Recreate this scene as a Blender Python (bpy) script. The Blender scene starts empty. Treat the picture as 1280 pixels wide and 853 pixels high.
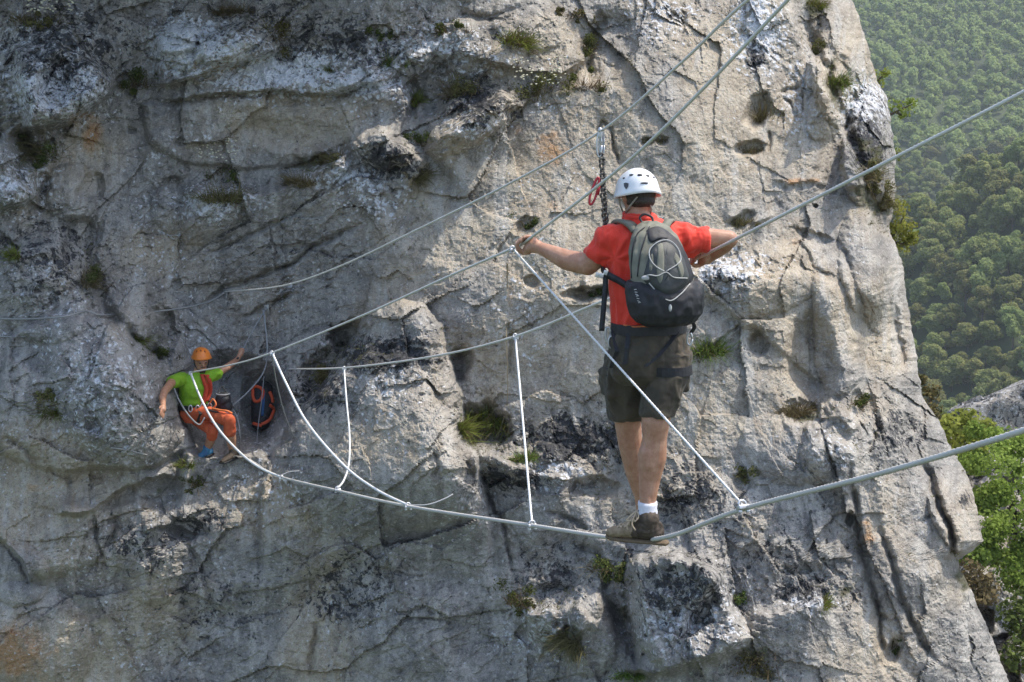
import bpy, bmesh, math, random
import numpy as np
from mathutils import Vector, Matrix

random.seed(7)
rng = np.random.default_rng(11)
scene = bpy.context.scene
COL = scene.collection

# ------------------------------------------------------------------ camera
W0, H0, F = 1280.0, 853.0, 1758.0
PITCH = math.radians(-8.0)
FW = np.array([0.0, math.cos(PITCH), math.sin(PITCH)])
UPV = np.array([0.0, -math.sin(PITCH), math.cos(PITCH)])
RT = np.array([1.0, 0.0, 0.0])

def ray(px, py):
    return FW + RT * ((px - 640.0) / F) + UPV * ((426.5 - py) / F)

def P(px, py, d):
    return Vector(ray(px, py) * d)

cam_d = bpy.data.cameras.new("camera")
cam = bpy.data.objects.new("camera", cam_d)
COL.objects.link(cam)
cam.rotation_euler = (math.radians(90.0) + PITCH, 0, 0)
cam_d.sensor_fit = 'HORIZONTAL'
cam_d.sensor_width = 36.0
cam_d.lens = 36.0 * F / W0
cam_d.clip_start = 0.05
cam_d.clip_end = 9000.0
scene.camera = cam

# ------------------------------------------------------------------ light
SUN = np.array([0.47, 0.07, 0.87]); SUN /= np.linalg.norm(SUN)
sun_d = bpy.data.lights.new("sun", 'SUN')
sun_d.energy = 2.15
sun_d.angle = math.radians(0.5)
sun_d.color = (1.0, 0.93, 0.82)
sun_o = bpy.data.objects.new("sun", sun_d)
sun_o.rotation_euler = Vector(SUN).to_track_quat('Z', 'Y').to_euler()
sun_o.location = (6, -8, 30)
COL.objects.link(sun_o)

world = bpy.data.worlds.new("World")
scene.world = world
world.use_nodes = True
wn = world.node_tree
bg = next(n for n in wn.nodes if n.type == 'BACKGROUND')
sky = wn.nodes.new('ShaderNodeTexSky')
sky.sky_type = 'NISHITA'
sky.sun_disc = False
sky.sun_elevation = math.asin(SUN[2])
sky.sun_rotation = math.atan2(SUN[0], SUN[1])
sky.air_density = 1.0
sky.dust_density = 2.0
wn.links.new(sky.outputs[0], bg.inputs[0])
bg.inputs[1].default_value = 0.15

scene.view_settings.view_transform = 'Standard'
scene.view_settings.look = 'None'
scene.view_settings.gamma = 1.0
scene.view_settings.exposure = EXPOSURE = 0.98
scene.cycles.use_denoising = True
scene.cycles.max_bounces = 4
scene.cycles.diffuse_bounces = 3
scene.cycles.glossy_bounces = 2
scene.cycles.transmission_bounces = 2
scene.cycles.caustics_reflective = False
scene.cycles.caustics_refractive = False
scene.cycles.volume_bounces = 1
scene.render.engine = 'CYCLES'

# ------------------------------------------------------------------ object helpers
def tag(o, label=None, cat=None, group=None, kind=None):
    if label: o['label'] = label
    if cat: o['category'] = cat
    if group: o['group'] = group
    if kind: o['kind'] = kind
    return o

def empty(name, loc=(0, 0, 0)):
    o = bpy.data.objects.new(name, None)
    COL.objects.link(o)
    o.location = loc
    o.empty_display_size = 0.1
    return o

def mesh_obj(name, V, Fc, mat, parent=None, smooth=True, mats=None, midx=None):
    """verts are world coordinates; a child keeps its place under an unrotated parent."""
    V = np.asarray(V, dtype=np.float64).reshape(-1, 3)
    if parent is not None:
        base = Vector((0, 0, 0)); p = parent
        while p is not None:
            base = base + p.location; p = p.parent
        V = V - np.array(base)
        org = None
    else:
        org = np.array([V[:, 0].mean(), V[:, 1].mean(), V[:, 2].min()])
        V = V - org
    me = bpy.data.meshes.new(name)
    if isinstance(Fc, np.ndarray):
        n, k = Fc.shape
        me.vertices.add(len(V)); me.vertices.foreach_set("co", V.astype(np.float32).ravel())
        me.loops.add(n * k); me.loops.foreach_set("vertex_index", Fc.astype(np.int32).ravel())
        me.polygons.add(n)
        me.polygons.foreach_set("loop_start", np.arange(0, n * k, k, dtype=np.int32))
        me.polygons.foreach_set("loop_total", np.full(n, k, dtype=np.int32))
        me.update(calc_edges=True)
    else:
        me.from_pydata([tuple(v) for v in V], [], [tuple(f) for f in Fc])
    for m in (mats or [mat]):
        me.materials.append(m)
    n = len(me.polygons)
    me.polygons.foreach_set("use_smooth", np.full(n, bool(smooth)))
    if midx is not None:
        me.polygons.foreach_set("material_index", np.asarray(midx, dtype=np.int32))
    me.update()
    o = bpy.data.objects.new(name, me)
    COL.objects.link(o)
    if parent is not None:
        o.parent = parent
    else:
        o.location = org
    return o

class MB:
    """collects shapes (world coordinates) for ONE mesh."""
    def __init__(s): s.V = []; s.F = []; s.M = []
    def add(s, V, Fc, m=0):
        b = len(s.V)
        s.V.extend([tuple(v) for v in V])
        s.F.extend([tuple(i + b for i in f) for f in Fc]); s.M.extend([m] * len(Fc))
    def tube(s, pts, r, n=8, m=0, cap=True, flat=None):
        V, Fc = tube_geo(pts, r, n, cap); s.add(V, Fc, m)
    def ellipsoid(s, c, rad, n=12, m=0, rot=None):
        V, Fc = ell_geo(c, rad, n, rot); s.add(V, Fc, m)
    def box(s, c, size, m=0, rot=None, bev=0.15):
        V, Fc = box_geo(c, size, rot, bev); s.add(V, Fc, m)
    def loft(s, rings, m=0):
        V, Fc = loft_geo(rings); s.add(V, Fc, m)
    def build(s, name, mat, parent=None, smooth=True, mats=None):
        return mesh_obj(name, s.V, s.F, mat, parent, smooth, mats, s.M if mats else None)

def frames(pts):
    pts = [Vector(p) for p in pts]
    T = []
    for i in range(len(pts)):
        a = pts[max(i - 1, 0)]; b = pts[min(i + 1, len(pts) - 1)]
        t = (b - a)
        T.append(t.normalized() if t.length > 1e-9 else Vector((0, 0, 1)))
    ref = Vector((0, 0, 1)) if abs(T[0].z) < 0.9 else Vector((1, 0, 0))
    N = []
    n = (ref - T[0] * ref.dot(T[0])).normalized()
    for t in T:
        n = (n - t * n.dot(t))
        if n.length < 1e-6:
            n = t.orthogonal()
        n = n.normalized(); N.append(n)
    return pts, T, N

def tube_geo(pts, r, n=8, cap=True):
    pts, T, N = frames(pts)
    if not hasattr(r, '__len__'): r = [r] * len(pts)
    V = []; Fc = []
    for p, t, nn, rr in zip(pts, T, N, r):
        b = t.cross(nn)
        for k in range(n):
            a = 2 * math.pi * k / n
            V.append(p + (nn * math.cos(a) + b * math.sin(a)) * rr)
    for i in range(len(pts) - 1):
        for k in range(n):
            k2 = (k + 1) % n
            Fc.append((i * n + k, i * n + k2, (i + 1) * n + k2, (i + 1) * n + k))
    if cap:
        Fc.append(tuple(range(n - 1, -1, -1)))
        Fc.append(tuple((len(pts) - 1) * n + k for k in range(n)))
    return V, Fc

def capsule_geo(pts, r, n=14):
    """tube with rounded ends"""
    pts = [Vector(p) for p in pts]
    if not hasattr(r, '__len__'): r = [r] * len(pts)
    r = list(r)
    t0 = (pts[0] - pts[1]).normalized(); t1 = (pts[-1] - pts[-2]).normalized()
    A = []; RA = []
    for k in range(5, 0, -1):
        a = k / 5.2 * math.pi / 2
        A.append(pts[0] + t0 * r[0] * math.sin(a)); RA.append(r[0] * math.cos(a))
    Bp = []; RB = []
    for k in range(1, 6):
        a = k / 5.2 * math.pi / 2
        Bp.append(pts[-1] + t1 * r[-1] * math.sin(a)); RB.append(r[-1] * math.cos(a))
    return tube_geo(A + pts + Bp, RA + r + RB, n, True)

def ell_geo(c, rad, n=12, rot=None):
    c = Vector(c); m = n // 2 + 1
    V = []; Fc = []
    R = rot or Matrix.Identity(3)
    for i in range(1, m):
        th = math.pi * i / m
        for k in range(n):
            a = 2 * math.pi * k / n
            V.append(c + R @ Vector((rad[0] * math.sin(th) * math.cos(a), rad[1] * math.sin(th) * math.sin(a), rad[2] * math.cos(th))))
    top = len(V); V.append(c + R @ Vector((0, 0, rad[2])))
    bot = len(V); V.append(c + R @ Vector((0, 0, -rad[2])))
    for i in range(m - 2):
        for k in range(n):
            k2 = (k + 1) % n
            Fc.append((i * n + k, (i + 1) * n + k, (i + 1) * n + k2, i * n + k2))
    for k in range(n):
        k2 = (k + 1) % n
        Fc.append((top, k, k2)); Fc.append((bot, (m - 2) * n + k2, (m - 2) * n + k))
    return V, Fc

def box_geo(c, size, rot=None, bev=0.15):
    c = Vector(c); R = rot or Matrix.Identity(3)
    sx, sy, sz = [s / 2 for s in size]
    b = min(sx, sy, sz) * bev * 2
    bm = bmesh.new()
    bmesh.ops.create_cube(bm, size=2.0)
    for v in bm.verts:
        v.co = Vector((v.co.x * sx, v.co.y * sy, v.co.z * sz))
    if bev > 0:
        bmesh.ops.bevel(bm, geom=bm.edges[:], offset=b, segments=2, affect='EDGES', profile=0.6)
    bm.verts.index_update()
    V = [c + R @ v.co for v in bm.verts]; Fc = [tuple(v.index for v in f.verts) for f in bm.faces]
    bm.free()
    return V, Fc

def loft_geo(rings):
    """rings: list of (centre, axis_a, axis_b, ra, rb) elliptical sections"""
    n = 20; V = []; Fc = []
    for (c, a, b, ra, rb) in rings:
        c = Vector(c); a = Vector(a); b = Vector(b)
        for k in range(n):
            t = 2 * math.pi * k / n
            V.append(c + a * (ra * math.cos(t)) + b * (rb * math.sin(t)))
    for i in range(len(rings) - 1):
        for k in range(n):
            k2 = (k + 1) % n
            Fc.append((i * n + k, i * n + k2, (i + 1) * n + k2, (i + 1) * n + k))
    Fc.append(tuple(range(n - 1, -1, -1)))
    Fc.append(tuple((len(rings) - 1) * n + k for k in range(n)))
    return V, Fc

def catmull(pts, n=10):
    pts = [Vector(p) for p in pts]
    if len(pts) == 2:
        return [pts[0].lerp(pts[1], t / n) for t in range(n + 1)]
    Q = [pts[0] * 2 - pts[1]] + pts + [pts[-1] * 2 - pts[-2]]
    out = []
    for i in range(1, len(Q) - 2):
        p0, p1, p2, p3 = Q[i - 1:i + 3]
        for k in range(n):
            t = k / n
            out.append(0.5 * ((2 * p1) + (p2 - p0) * t + (2 * p0 - 5 * p1 + 4 * p2 - p3) * t * t + (3 * p1 - p0 - 3 * p2 + p3) * t ** 3))
    out.append(pts[-1])
    return out

def remesh(V, Fc, voxel, smooth_it=4):
    """melt overlapping closed shapes into one continuous skin; returns arrays"""
    me = bpy.data.meshes.new("tmp"); me.from_pydata([tuple(v) for v in V], [], [tuple(f) for f in Fc])
    bm = bmesh.new(); bm.from_mesh(me)
    bmesh.ops.recalc_face_normals(bm, faces=bm.faces[:]); bm.to_mesh(me); bm.free()
    o = bpy.data.objects.new("tmp", me); COL.objects.link(o)
    r = o.modifiers.new("r", 'REMESH'); r.mode = 'VOXEL'; r.voxel_size = voxel
    if smooth_it:
        s = o.modifiers.new("s", 'SMOOTH'); s.factor = 0.5; s.iterations = smooth_it
    dg = bpy.context.evaluated_depsgraph_get(); dg.update()
    ev = o.evaluated_get(dg); m2 = ev.to_mesh()
    n = len(m2.vertices)
    co = np.empty(n * 3); m2.vertices.foreach_get("co", co); co = co.reshape(-1, 3)
    no = np.empty(n * 3); m2.vertices.foreach_get("normal", no); no = no.reshape(-1, 3)
    faces = [tuple(p.vertices) for p in m2.polygons]
    ev.to_mesh_clear()
    bpy.data.objects.remove(o); bpy.data.meshes.remove(me)
    if faces and all(len(f) == 4 for f in faces):
        faces = np.array(faces)
    return co, no, faces

# ------------------------------------------------------------------ numpy noise
_perm = rng.permutation(256).astype(np.int32); _perm = np.concatenate([_perm] * 3)
_grad = rng.normal(size=(256, 3)); _grad /= np.linalg.norm(_grad, axis=1)[:, None]
_grad = _grad.astype(np.float32)

def perlin(x, y, z=0.0):
    x = np.asarray(x, np.float32); y = np.asarray(y, np.float32); z = np.broadcast_to(np.asarray(z, np.float32), x.shape)
    xi = np.floor(x).astype(np.int32); yi = np.floor(y).astype(np.int32); zi = np.floor(z).astype(np.int32)
    xf = x - xi; yf = y - yi; zf = z - zi
    u = xf * xf * xf * (xf * (xf * 6 - 15) + 10); v = yf * yf * yf * (yf * (yf * 6 - 15) + 10); w = zf * zf * zf * (zf * (zf * 6 - 15) + 10)
    xi &= 255; yi &= 255; zi &= 255
    def g(ix, iy, iz, fx, fy, fz):
        h = _perm[_perm[_perm[(xi + ix) & 255] + ((yi + iy) & 255)] + ((zi + iz) & 255)]
        gr = _grad[h]
        return gr[..., 0] * fx + gr[..., 1] * fy + gr[..., 2] * fz
    flat = not np.any(zf)
    def layer(iz, fz):
        a = g(0, 0, iz, xf, yf, fz); b = g(1, 0, iz, xf - 1, yf, fz)
        c = g(0, 1, iz, xf, yf - 1, fz); d = g(1, 1, iz, xf - 1, yf - 1, fz)
        ab = a + u * (b - a); cd = c + u * (d - c)
        return ab + v * (cd - ab)
    l0 = layer(0, zf)
    if flat: return l0 * 1.5
    l1 = layer(1, zf - 1)
    return (l0 + w * (l1 - l0)) * 1.5

def fbm(x, y, z=0.0, octv=4, gain=0.5, lac=2.03, ridged=False):
    s = 0.0; a = 1.0; t = 0.0
    for k in range(octv):
        p = perlin(x * lac ** k + 17.3 * k, y * lac ** k - 9.1 * k, z)
        if ridged: p = 1.0 - 2.0 * np.abs(p)
        s = s + a * p; t += a; a *= gain
    return s / t

def hash2(ix, iy, seed):
    h = (ix.astype(np.int64) * 374761393 + iy.astype(np.int64) * 668265263 + seed * 1442695041) & 0xffffffff
    h = ((h ^ (h >> 13)) * 1274126177) & 0xffffffff
    h = (h ^ (h >> 16)) & 0xffffffff
    return h.astype(np.float64) / 4294967295.0

def facets(x, y, seed, tilt=1.0):
    """broken-rock facets: every Voronoi cell is a tilted plane; returns height, edge distance"""
    xi = np.floor(x).astype(np.int64); yi = np.floor(y).astype(np.int64)
    d1 = np.full(x.shape, 9.0); d2 = np.full(x.shape, 9.0)
    hh = np.zeros(x.shape)
    for dx in (-1, 0, 1):
        for dy in (-1, 0, 1):
            cx = xi + dx; cy = yi + dy
            jx = cx + hash2(cx, cy, seed); jy = cy + hash2(cx, cy, seed + 1)
            ox = x - jx; oy = y - jy
            d = np.sqrt(ox * ox + oy * oy)
            gx = hash2(cx, cy, seed + 2) - 0.5; gy = hash2(cx, cy, seed + 3) - 0.5; gz = hash2(cx, cy, seed + 4) - 0.5
            h = tilt * 2 * (gx * ox + gy * oy) + gz
            near = d < d1
            d2 = np.where(near, d1, np.minimum(d2, d))
            hh = np.where(near, h, hh)
            d1 = np.where(near, d, d1)
    return hh, d2 - d1

def sstep(a, b, x):
    t = np.clip((x - a) / (b - a), 0, 1)
    return t * t * (3 - 2 * t)
# ------------------------------------------------------------------ materials
def new_mat(name):
    m = bpy.data.materials.new(name); m.use_nodes = True
    nt = m.node_tree
    b = next(n for n in nt.nodes if n.type == 'BSDF_PRINCIPLED')
    return m, nt, b

def node(nt, t, **kw):
    n = nt.nodes.new(t)
    for k, v in kw.items():
        if isinstance(k, str) and hasattr(n, k): setattr(n, k, v)
    return n

def simple_mat(name, col, rough=0.6, metal=0.0, var=0.15, scale=20.0, bump=0.0, bscale=200.0, sheen=0.0, col2=None, trans=0.0):
    m, nt, b = new_mat(name)
    tc = node(nt, 'ShaderNodeTexCoord')
    nz = node(nt, 'ShaderNodeTexNoise'); nz.inputs['Scale'].default_value = scale; nz.inputs['Detail'].default_value = 4
    nt.links.new(tc.outputs['Object'], nz.inputs['Vector'])
    mx = node(nt, 'ShaderNodeMix'); mx.data_type = 'RGBA'
    c2 = col2 or tuple(min(1, c * (1 + var * 1.5)) for c in col)
    c1 = tuple(c * (1 - var) for c in col) if not col2 else col
    mx.inputs[6].default_value = (*c1, 1); mx.inputs[7].default_value = (*c2, 1)
    rp = node(nt, 'ShaderNodeMapRange'); rp.inputs[1].default_value = 0.32; rp.inputs[2].default_value = 0.68
    nt.links.new(nz.outputs['Fac'], rp.inputs[0]); nt.links.new(rp.outputs[0], mx.inputs[0])
    nt.links.new(mx.outputs[2], b.inputs['Base Color'])
    b.inputs['Roughness'].default_value = rough; b.inputs['Metallic'].default_value = metal
    if sheen: b.inputs['Sheen Weight'].default_value = sheen
    if bump:
        n2 = node(nt, 'ShaderNodeTexNoise'); n2.inputs['Scale'].default_value = bscale; n2.inputs['Detail'].default_value = 3
        nt.links.new(tc.outputs['Object'], n2.inputs['Vector'])
        bp = node(nt, 'ShaderNodeBump'); bp.inputs['Strength'].default_value = bump; bp.inputs['Distance'].default_value = 0.004
        nt.links.new(n2.outputs['Fac'], bp.inputs['Height']); nt.links.new(bp.outputs[0], b.inputs['Normal'])
    if trans:
        out = next(n for n in nt.nodes if n.type == 'OUTPUT_MATERIAL')
        tr = node(nt, 'ShaderNodeBsdfTranslucent'); nt.links.new(mx.outputs[2], tr.inputs[0])
        ms = node(nt, 'ShaderNodeMixShader'); ms.inputs[0].default_value = trans
        nt.links.new(b.outputs[0], ms.inputs[1]); nt.links.new(tr.outputs[0], ms.inputs[2]); nt.links.new(ms.outputs[0], out.inputs['Surface'])
    return m

def rock_mat(name, masks=True):
    m, nt, b = new_mat(name)
    L = nt.links
    geo = node(nt, 'ShaderNodeNewGeometry')
    pos = geo.outputs['Position']
    def noise(scale, detail=6, rough=0.6, dist=0.0, vec=None):
        n = node(nt, 'ShaderNodeTexNoise'); n.inputs['Scale'].default_value = scale
        n.inputs['Detail'].default_value = detail; n.inputs['Roughness'].default_value = rough; n.inputs['Distortion'].default_value = dist
        L.new(vec or pos, n.inputs['Vector']); return n.outputs['Fac']
    def mth(op, a, bb=None, clamp=False):
        n = node(nt, 'ShaderNodeMath'); n.operation = op; n.use_clamp = clamp
        for i, v in enumerate((a, bb)):
            if v is None: continue
            if isinstance(v, (int, float)): n.inputs[i].default_value = v
            else: L.new(v, n.inputs[i])
        return n.outputs[0]
    def rng_(v, a, bb, c=0.0, d=1.0):
        n = node(nt, 'ShaderNodeMapRange'); n.interpolation_type = 'SMOOTHSTEP'
        n.inputs[1].default_value = a; n.inputs[2].default_value = bb; n.inputs[3].default_value = c; n.inputs[4].default_value = d
        L.new(v, n.inputs[0]); return n.outputs[0]
    def mix(f, a, c):
        n = node(nt, 'ShaderNodeMix'); n.data_type = 'RGBA'
        if isinstance(f, (int, float)): n.inputs[0].default_value = f
        else: L.new(f, n.inputs[0])
        for i, v in ((6, a), (7, c)):
            if isinstance(v, tuple): n.inputs[i].default_value = (*v, 1)
            else: L.new(v, n.inputs[i])
        return n.outputs[2]
    if masks:
        a1 = node(nt, 'ShaderNodeAttribute'); a1.attribute_name = 'lichen'
        s1 = node(nt, 'ShaderNodeSeparateColor'); L.new(a1.outputs['Color'], s1.inputs[0])
        a2 = node(nt, 'ShaderNodeAttribute'); a2.attribute_name = 'stain'
        s2 = node(nt, 'ShaderNodeSeparateColor'); L.new(a2.outputs['Color'], s2.inputs[0])
        blk, wht, moss = s1.outputs[0], s1.outputs[1], s1.outputs[2]
        tan, rust, blue = s2.outputs[0], s2.outputs[1], s2.outputs[2]
    else:
        v = node(nt, 'ShaderNodeValue'); v.outputs[0].default_value = 0.46  # black cover raised to put the rocky slope's shade into its colour
        blk = blue = v.outputs[0]
        v2 = node(nt, 'ShaderNodeValue'); v2.outputs[0].default_value = 0.30
        tan = rust = moss = wht = v2.outputs[0]
    n_fine = noise(22, 5, 0.65); n_gr = noise(90, 2, 0.6)
    if masks:
        a3 = node(nt, 'ShaderNodeAttribute'); a3.attribute_name = 'grain'
        s3 = node(nt, 'ShaderNodeSeparateColor'); L.new(a3.outputs['Color'], s3.inputs[0])
        n_big, n_mid, n_str = s3.outputs
    else:
        n_big = noise(0.9, 4, 0.6, 0.3); n_mid = noise(4.5, 5, 0.62, 0.4)
    # vertical water streaks
    mp = node(nt, 'ShaderNodeMapping'); mp.inputs['Scale'].default_value = (5.5, 2.0, 0.55); L.new(pos, mp.inputs[0])
    if not masks: n_str = noise(1.0, 5, 0.6, 0.2, mp.outputs[0])
    grey = mix(rng_(n_mid, 0.32, 0.68), (0.225, 0.212, 0.195), (0.375, 0.355, 0.325))
    warm = mix(rng_(n_mid, 0.30, 0.70), (0.36, 0.300, 0.222), (0.51, 0.445, 0.345))
    cold = mix(rng_(n_mid, 0.35, 0.65), (0.215, 0.212, 0.21), (0.378, 0.376, 0.374))
    c = mix(rng_(mth('ADD', blue, mth('MULTIPLY', mth('SUBTRACT', n_big, 0.5), 1.2)), 0.35, 0.85), grey, cold)
    c = mix(rng_(mth('ADD', tan, mth('MULTIPLY', mth('SUBTRACT', n_big, 0.5), 1.5)), 0.08, 0.70), c, warm)
    # streaks and pale scars
    c = mix(mth('MULTIPLY', rng_(n_str, 0.53, 0.66), 0.58), c, (0.50, 0.475, 0.43))
    c = mix(mth('MULTIPLY', rng_(n_str, 0.32, 0.46, 1.0, 0.0), 0.34), c, (0.135, 0.135, 0.135))
    # orange iron stains
    rs = rng_(mth('ADD', mth('MULTIPLY', rust, 1.25), mth('MULTIPLY', mth('SUBTRACT', n_mid, 0.5), 1.4)), 0.45, 1.0)
    c = mix(mth('MULTIPLY', rs, 0.8), c, (0.42, 0.22, 0.085))
    # grain, pits
    c = mix(mth('MULTIPLY', rng_(n_gr, 0.34, 0.46, 1.0, 0.0), 0.42), c, (0.12, 0.115, 0.11))
    c = mix(mth('MULTIPLY', rng_(n_gr, 0.56, 0.66), 0.34), c, (0.60, 0.58, 0.54))
    c = mix(mth('MULTIPLY', rng_(n_fine, 0.55, 0.66), 0.42), c, (0.58, 0.555, 0.51))
    c = mix(mth('MULTIPLY', rng_(n_fine, 0.33, 0.44, 1.0, 0.0), 0.48), c, (0.13, 0.126, 0.12))
    # white crustose lichen: rounded patches
    vo = node(nt, 'ShaderNodeTexVoronoi'); vo.inputs['Scale'].default_value = 13.0; vo.inputs['Randomness'].default_value = 1.0
    nv = node(nt, 'ShaderNodeTexNoise'); nv.inputs['Scale'].default_value = 14.0; nv.inputs['Detail'].default_value = 5; L.new(pos, nv.inputs['Vector'])
    vm = node(nt, 'ShaderNodeVectorMath'); vm.operation = 'MULTIPLY_ADD'; L.new(nv.outputs['Color'], vm.inputs[0]); vm.inputs[1].default_value = (0.13, 0.13, 0.13); L.new(pos, vm.inputs[2])
    L.new(vm.outputs[0], vo.inputs['Vector'])
    wspot = mth('SUBTRACT', 0.62, vo.outputs['Distance'])
    wv = mth('ADD', mth('ADD', mth('MULTIPLY', wspot, 0.7), mth('MULTIPLY', mth('SUBTRACT', n_fine, 0.5), 1.3)), mth('MULTIPLY', wht, 0.95))
    wf = rng_(wv, 0.46, 0.66)
    c = mix(mth('MULTIPLY', wf, 0.9), c, mix(rng_(n_gr, 0.35, 0.65), (0.54, 0.565, 0.60), (0.78, 0.79, 0.81)))
    # black lichen: crusty dark specks, denser where the mask is strong
    bn = noise(8.0, 7, 0.76, 0.6)
    bv = mth('ADD', mth('ADD', mth('MULTIPLY', mth('SUBTRACT', bn, 0.5), 2.1), mth('MULTIPLY', mth('SUBTRACT', n_fine, 0.5), 1.0)), mth('MULTIPLY', blk, 0.95))
    bf = rng_(bv, 0.44, 0.60)
    c = mix(mth('MULTIPLY', bf, 0.93), c, mix(rng_(n_fine, 0.3, 0.7), (0.018, 0.019, 0.022), (0.060, 0.062, 0.068)))
    # moss and soil
    mv = mth('ADD', mth('MULTIPLY', moss, 1.2), mth('MULTIPLY', mth('SUBTRACT', n_mid, 0.5), 1.6))
    mf = rng_(mv, 0.55, 0.95)
    c = mix(mth('MULTIPLY', mf, 0.85), c, mix(rng_(n_fine, 0.35, 0.65), (0.075, 0.058, 0.035), (0.075, 0.085, 0.028)))
    L.new(c, b.inputs['Base Color'])
    b.inputs['Roughness'].default_value = 0.92
    b.inputs['Specular IOR Level'].default_value = 0.2
    # bump
    hgt = mth('ADD', mth('MULTIPLY', n_fine, 0.55), mth('MULTIPLY', n_gr, 0.12))
    bp = node(nt, 'ShaderNodeBump'); bp.inputs['Strength'].default_value = 0.75; bp.inputs['Distance'].default_value = 0.07
    L.new(hgt, bp.inputs['Height']); L.new(bp.outputs[0], b.inputs['Normal'])
    return m

M_ROCK = rock_mat("limestone")

# ------------------------------------------------------------------ the cliff
EDGE = np.array([(-420, 985), (-300, 1000), (-150, 1030), (0, 1066), (60, 1086), (100, 1096), (120, 1108), (150, 1114), (200, 1120), (250, 1119), (285, 1112),
                 (330, 1128), (400, 1139), (450, 1146), (495, 1152), (520, 1170), (555, 1187), (600, 1212), (640, 1222), (676, 1229),
                 (690, 1214), (700, 1198), (715, 1203), (740, 1214), (790, 1236), (853, 1262), (1000, 1310), (1180, 1370)], float)

def edge_u(v):
    return np.interp(v, EDGE[:, 0], EDGE[:, 1])

CTRL = np.array([
    # u, v, depth
    (-300, -400, 15.3), (-300, 200, 15.4), (-300, 850, 15.4), (-300, 1150, 15.6),
    (0, -400, 15.6), (0, 0, 15.8), (0, 250, 15.7), (0, 430, 15.5), (0, 620, 15.5), (0, 850, 15.6), (0, 1150, 15.8),
    (150, 380, 15.9), (150, 560, 15.6), (130, 200, 16.4),
    (270, -400, 16.0), (270, 0, 16.4), (270, 200, 16.7), (290, 400, 16.9), (270, 600, 16.1), (270, 700, 15.8), (270, 850, 15.8), (270, 1150, 16.0),
    (500, -400, 16.4), (500, 0, 16.6), (500, 200, 16.4), (480, 330, 16.2), (500, 600, 15.3), (500, 720, 15.2), (500, 850, 15.2), (500, 1150, 15.3),
    (750, -400, 17.8), (750, 0, 17.0), (750, 200, 16.1), (750, 400, 15.3), (750, 560, 14.9), (750, 680, 14.6), (750, 850, 14.5), (750, 1150, 14.4),
    (930, -400, 18.4), (930, 0, 17.3), (930, 200, 16.1), (930, 400, 15.2), (930, 560, 14.6), (930, 700, 14.2), (930, 850, 13.9), (930, 1150, 13.6),
    (1080, 0, 18.6), (1080, 200, 17.1), (1080, 400, 15.8), (1080, 560, 14.9), (1080, 700, 14.4), (1080, 850, 14.1),
    (1200, 560, 15.8), (1210, 680, 15.3), (1230, 850, 15.0), (1300, 1150, 14.6), (1050, -400, 19.8)], float)

def tps_fit(C, lam=0.0005):
    X = C[:, :2] / 400.0; n = len(X)
    r2 = ((X[:, None] - X[None]) ** 2).sum(-1)
    K = 0.5 * r2 * np.log(r2 + 1e-12) + lam * np.eye(n)
    A = np.zeros((n + 3, n + 3)); A[:n, :n] = K; A[:n, n] = 1; A[:n, n + 1:] = X; A[n, :n] = 1; A[n + 1:, :n] = X.T
    return X, np.linalg.solve(A, np.concatenate([C[:, 2], np.zeros(3)]))

def tps_eval(fit, U, V):
    X, w = fit; u = U / 400.0; v = V / 400.0
    out = w[-3] + w[-2] * u + w[-1] * v
    for i in range(len(X)):
        r2 = (u - X[i, 0]) ** 2 + (v - X[i, 1]) ** 2
        out = out + w[i] * 0.5 * r2 * np.log(r2 + 1e-12)
    return out

def poly_dist(poly, U, V):
    """distance to a polyline, side (+ below / left of a downward line), position along it 0..1"""
    best = np.full(U.shape, 1e9); side = np.ones(U.shape); along = np.zeros(U.shape)
    L = [math.dist(poly[i], poly[i + 1]) for i in range(len(poly) - 1)]; tot = sum(L); acc = 0
    for i in range(len(poly) - 1):
        ax, ay = poly[i]; bx, by = poly[i + 1]
        dx, dy = bx - ax, by - ay
        t = np.clip(((U - ax) * dx + (V - ay) * dy) / (dx * dx + dy * dy), 0, 1)
        d = np.hypot(U - ax - t * dx, V - ay - t * dy)
        m = d < best
        cr = dx * (V - ay) - dy * (U - ax)
        side = np.where(m, np.sign(cr), side); along = np.where(m, (acc + t * L[i]) / tot, along); best = np.where(m, d, best)
        acc += L[i]
    return best, side, along

def win(poly, U, V, m):
    xs = [p[0] for p in poly]; ys = [p[1] for p in poly]
    return np.nonzero((U > min(xs) - m) & (U < max(xs) + m) & (V > min(ys) - m) & (V < max(ys) + m))

def taper(al, e=0.12):
    return sstep(0, e, al) * sstep(0, e, 1 - al)

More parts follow.
